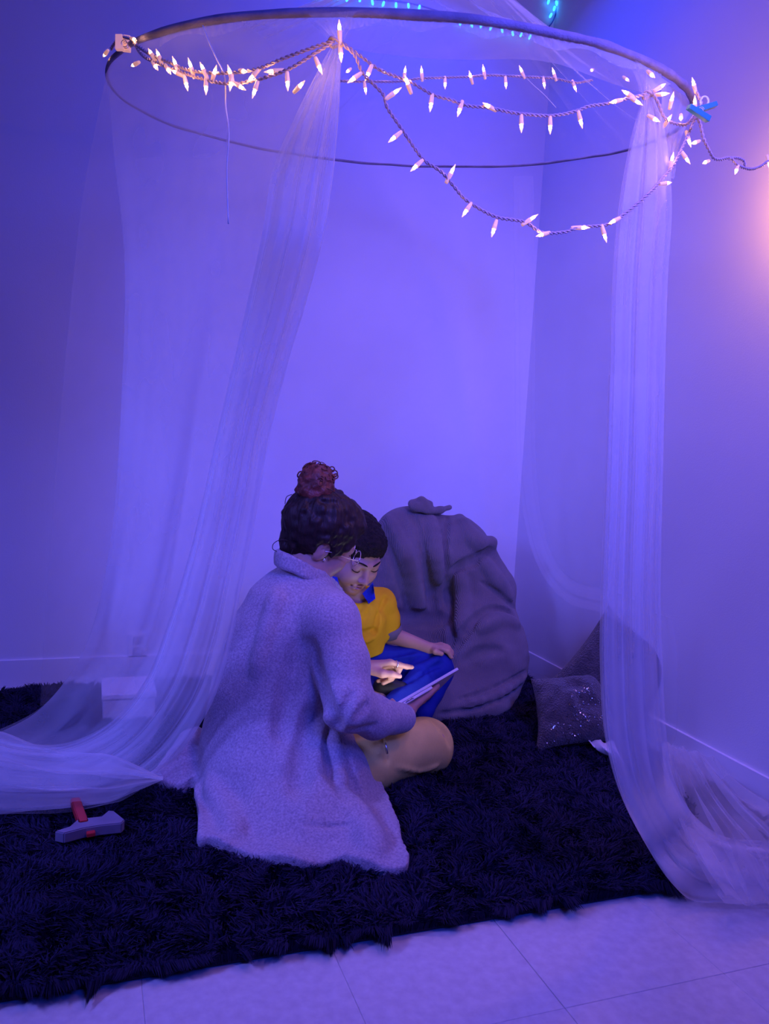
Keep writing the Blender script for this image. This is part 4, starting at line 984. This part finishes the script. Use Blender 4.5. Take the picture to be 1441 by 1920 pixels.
string('warm white mini light string bunched along the left rim of the hoop',
       [[(243, 72), (275, 98), (320, 118), (360, 133), (420, 137), (480, 130), (530, 110), (590, 88), (626, 76)], [(250, 78), (270, 106), (320, 128), (380, 148), (430, 157), (480, 150), (540, 130), (590, 100), (622, 80)], [(243, 72), (225, 70), (214, 82), (208, 92)]],
       [((196, 103), (209, 86)), ((253, 75), (241, 70)), ((250, 122), (262, 116)), ((282, 98), (288, 108)), ((296, 101), (304, 121)), ((293, 127), (282, 110)), ((317, 134), (310, 122)), ((328, 135), (340, 141)), ((327, 116), (331, 126)), ((350, 162), (345, 141)), ((356, 120), (360, 133)),
        ((379, 126), (388, 146)), ((386, 168), (386, 148)), ((403, 132), (400, 143)), ((430, 133), (434, 146)), ((432, 161), (434, 146)), ((458, 134), None), ((454, 165), (440, 156)), ((470, 147), (481, 135)), ((476, 174), (483, 152)), ((506, 134), (517, 133)), ((539, 160), (538, 136)), ((565, 158), None), ((600, 130), (590, 106)), ((636, 50), (637, 72)), ((639, 107), (638, 88))], yl)
lerpY = lambda x_: float(np.interp(x_, [630, 1000, 1215, 1320, 1480], [YT1-.04, (YT1+YT2)/2-.03, YT2-.02, YT2+.03, YT2+.10]))
string('mini light string in the shallow front swag between the two ties',
       [[(638, 78), (676, 105), (714, 132), (768, 153), (810, 177), (844, 187), (875, 198), (917, 202), (966, 212), (1031, 217), (1077, 209), (1104, 199), (1134, 195), (1167, 187), (1212, 176)]],
       [((762, 151), None), ((688, 143), (697, 122)), ((807, 200), (810, 178)), ((860, 210), (865, 194)), ((912, 197), (922, 203)), ((977, 239), (977, 215)), ((1031, 242), (1031, 218)), ((1089, 231), (1084, 210)), ((1149, 191), (1166, 187)), ((1196, 192), (1182, 183)), ((1172, 173), (1184, 180))], lerpY)
string('mini light string hanging in the deep lowest curve in front',
       [[(640, 82), (665, 103), (678, 134), (695, 153), (718, 177), (726, 202), (753, 242), (783, 286), (798, 303), (829, 324), (852, 351), (875, 376), (928, 406), (982, 416), (1016, 436), (1058, 435), (1088, 426), (1134, 422), (1158, 410), (1191, 385), (1224, 355), (1240, 336), (1262, 309), (1281, 271), (1300, 228), (1306, 212)]],
       [((659, 150), (677, 137)), ((743, 171), (724, 185)), ((735, 261), (752, 247)), ((776, 315), (792, 300)), ((848, 319), (841, 333)), ((871, 399), (883, 381)), ((924, 435), (931, 411)), ((999, 408), (984, 418)), ((1012, 441), (1026, 437)), ((1095, 427), (1082, 427)), ((1134, 445), (1128, 423)), ((1147, 416), (1160, 409)), ((1252, 343), (1236, 345)), ((1260, 296), (1257, 310)), ((1288, 300), (1279, 287))], lambda x_: lerpY(x_)-.012)
string('mini light string running level behind the front swags inside the hoop',
       [[(637, 152), (676, 153), (745, 153), (791, 147), (879, 144), (917, 141), (982, 144), (1039, 147), (1077, 155), (1110, 150)]],
       [((651, 134), None), ((685, 170), (683, 155)), ((721, 136), None), ((759, 132), (757, 150)), ((790, 132), (791, 147)), ((834, 160), (834, 148)), ((881, 140), None), ((906, 129), (908, 141)), ((948, 160), (947, 144)), ((976, 130), (982, 144)), ((1037, 134), (1041, 147)), ((1020, 160), (1018, 147)), ((1078, 166), (1074, 155)), ((1108, 132), None), ((1176, 150), None)], lambda x_: 1.62)
string('mini light string looped at the right rim, trailing off to the right',
       [[(1222, 174), (1234, 194), (1240, 210), (1247, 223), (1265, 232), (1285, 234), (1298, 220), (1314, 198), (1309, 181), (1303, 167)], [(1304, 208), (1310, 225), (1316, 250), (1322, 268), (1331, 286), (1338, 297), (1350, 299), (1368, 296), (1383, 310), (1405, 317), (1425, 312), (1441, 301), (1475, 285), (1520, 300)], [(1366, 298), (1380, 296), (1394, 302), (1396, 312)], [(1300, 214), (1312, 232), (1318, 260), (1324, 272)]],
       [((1241, 161), (1226, 171)), ((1246, 176), None), ((1260, 182), None), ((1230, 225), None), ((1254, 222), None), ((1276, 223), None), ((1299, 154), (1302, 166)), ((1302, 189), (1302, 200)), ((1223, 142), None), ((1292, 267), (1288, 254)), ((1300, 268), (1317, 262)), ((1320, 305), (1334, 299)), ((1379, 322), (1383, 311)), ((1442, 310), (1440, 302)), ((1462, 335), (1458, 292)), ((1480, 300), (1475, 286)), ((1500, 330), (1498, 294)), ((1515, 318), (1512, 297))],
       lambda x_: float(np.interp(x_, [1215, 1320, 1400, 1500], [YT2-.02, YT2+.02, YT2+.08, YT2+.20])))
light('POINT', 'bulb_cluster_glow', tuple(PX(1500, 325, WX-.11)), None, 3.6, (1.28, .51, .06), .03)
light('POINT', 'bulb_cluster_glow', tuple(P(1290, 215, YT2-.10)), None, .12, WARM, .03)
light('POINT', 'bulb_cluster_glow', tuple(P(330, 140, yl(330)-.05)), None, .12, WARM, .03)
light('POINT', 'bulb_cluster_glow', tuple(P(630, 100, YT1-.08)), None, .12, WARM, .03)
# blue LED rope on the back wall above the canopy
led = empty('led_string', P(640, -10, WY-.03), 'string of small blue lights sagging on the wall behind the canopy top', 'string lights')
lpth = catmull([(560, -22), (640, -5), (675, -3), (765, 6), (830, 24), (882, 45), (940, 56), (995, 68), (1032, 46), (1046, 4), (1050, -30)], 90)
vf_obj('cord', tube_vf([P(a, b, WY-.012) for a, b in lpth], .0025, 6), M['ledcord'], led)
for px, py in ((652, 0), (675, 2), (697, 4), (720, 7), (742, 9), (765, 11), (787, 14), (862, 44), (882, 48), (902, 51), (921, 55), (940, 58), (960, 63), (978, 67), (995, 70), (1034, 30), (1029, 3), (1042, 6), (1047, 10), (1040, 16), (630, -4), (600, -10)):
    o = bpy.data.objects.new('led', led_me); C.objects.link(o); o.parent = led; o.location = Vector(P(px, py-5, WY-.018))-led.location; o.rotation_euler = (math.pi+random.uniform(-.4, .4), random.uniform(-.5, .5), 0)

# ------------------------------------------------------------------ clips on the hoop
def clip(label, arms, m, Yc, wid, parentloc, name='clothespin', cat='clothespin'):
    e = empty(name, parentloc, label, cat)
    for i, (a, b) in enumerate(arms):
        A_ = P(*a, Yc+(.006 if i else 0)); B_ = P(*b, Yc+(.006 if i else 0)); d = B_-A_; L = np.linalg.norm(d); d /= L; n_ = np.cross(d, AW); n_ /= np.linalg.norm(n_)
        bm = box_bm((0, -wid/2, -.005), (L, wid/2, .005), .0012, 2)
        for v in bm.verts:
            t = v.co.x/L; s_ = 1-.35*max(0, .5-t)
            v.co = Vector(A_+d*v.co.x+n_*v.co.y*s_+np.cross(d, n_)*v.co.z)
        bmesh.ops.recalc_face_normals(bm, faces=bm.faces[:]); bm_obj('arm', bm, m, e)
    return e
YR = rp(A_R)[1]
e = clip('teal clothespin clamping the light cord to the right end of the hoop', [((1290, 200), (1328, 224)), ((1341, 196), (1303, 208))], M['teal'], YT2-.03, .0095, P(1310, 210, YT2-.03))
c = P(1311, 209, YT2-.028); tube('spring', [c+.0042*(RG*math.cos(a)+ZUP*math.sin(a))+AW*.0007*a-AW*.008 for a in np.linspace(0, 25, 90)], .0006, M['steel'], e, 5)
c = P(1320, 190, YT2-.02)
tag(tube('adhesive_hook', [c+RG*.0065*math.cos(a)+ZUP*.0075*math.sin(a) for a in np.linspace(-1.2, 4.0, 18)], .0017, M['white']), 'small white plastic hook above the teal clothespin', 'hook')
yc = yl(230)
e = clip('pale clothespin holding the light cords at the left end of the hoop', [((224, 66), (225, 94)), ((239, 68), (236, 96))], M['socket'], yc, .014, P(230, 82, yc))
for q in (0, 1):
    c = P(232, 80, yc-.01)
    if q == 0: tube('spring', [c+.005*(RG*math.cos(a)+ZUP*math.sin(a))+AW*.0008*a for a in np.linspace(0, 19, 70)], .0007, M['steel'], e, 5)

# ------------------------------------------------------------------ small things on the rug and wall
def prism(name, pix, z, depth, m, par, bev=.002):
    bm = bmesh.new(); vs = [bm.verts.new(Vector(PZ(a, b, z)+AW*0)) for a, b in pix]; f = bm.faces.new(vs); bm.normal_update()
    r_ = bmesh.ops.extrude_face_region(bm, geom=[f]); dv = Vector(depth)
    for v in [g_ for g_ in r_['geom'] if isinstance(g_, bmesh.types.BMVert)]: v.co += dv
    bmesh.ops.bevel(bm, geom=bm.edges[:], offset=bev, segments=2, affect='EDGES'); bmesh.ops.recalc_face_normals(bm, faces=bm.faces[:])
    return bm_obj(name, bm, m, par)
toy = empty('toy_hammer', PZ(165, 1555, .03), 'grey and red plastic toy hammer lying on the rug by the net', 'toy')
prism('wedge_head', [(102, 1558), (130, 1549), (146, 1535), (190, 1530), (203, 1519), (214, 1520), (234, 1536), (228, 1543), (190, 1547), (158, 1552), (120, 1562)], .058, (0, 0, -.022), M['toygrey'], toy)
prism('handle', [(132, 1496), (150, 1494), (166, 1538), (148, 1541)], .060, (0, 0, -.018), M['red'], toy)
prism('red_inset', [(160, 1552), (177, 1549), (179, 1561), (163, 1564)], .050, (0, 0, -.008), M['red'], toy, .001)
bx = PZ(245, 1345, .03); bo = empty('storage_box', bx, 'pale low box on the rug behind the left drape', 'box')
b = box_bm((bx[0]-.075, bx[1], .022), (bx[0]+.065, bx[1]+.16, .085), .003, 2); bm_obj('tray', b, M['box'], bo)
b = box_bm((bx[0]-.079, bx[1]-.004, .085), (bx[0]+.069, bx[1]+.164, .099), .003, 2); bm_obj('lid', b, M['box'], bo)
op = P(258, 1212, WY); oo = empty('wall_outlet', op, 'small white socket plate low on the back wall behind the left drape', 'outlet')
bm_obj('plate', box_bm((op[0]-.03, WY-.006, op[2]-.035), (op[0]+.03, WY, op[2]+.045), .002, 2), M['white'], oo)
for q in (-.014, .022): bm_obj('receptacle', box_bm((op[0]-.014, WY-.009, op[2]+q-.010), (op[0]+.014, WY-.0055, op[2]+q+.014), .004, 2), M['box'], oo)
spec = [((1100, 1388), (1150, 1392), ('Z', .05, .06)), ((1112, 1400), (1160, 1412), ('Z', .045, .06)), ((1136, 1412), (1172, 1432), ('Z', .036, .036))]
o = sheet('white_cloth', edge_rows(spec), M['box'], 50, 30, 2.2, .004, 91, fdir=(0, 0, 1), parent=None, zmin=.035)
so = o.modifiers.new('s', 'SOLIDIFY'); so.thickness = .002
tag(o, 'crumpled white cloth corner on the rug under the sequined pillow', 'cloth')
print('apex', apex, 'YT', YT1, YT2, 'TW', TW)
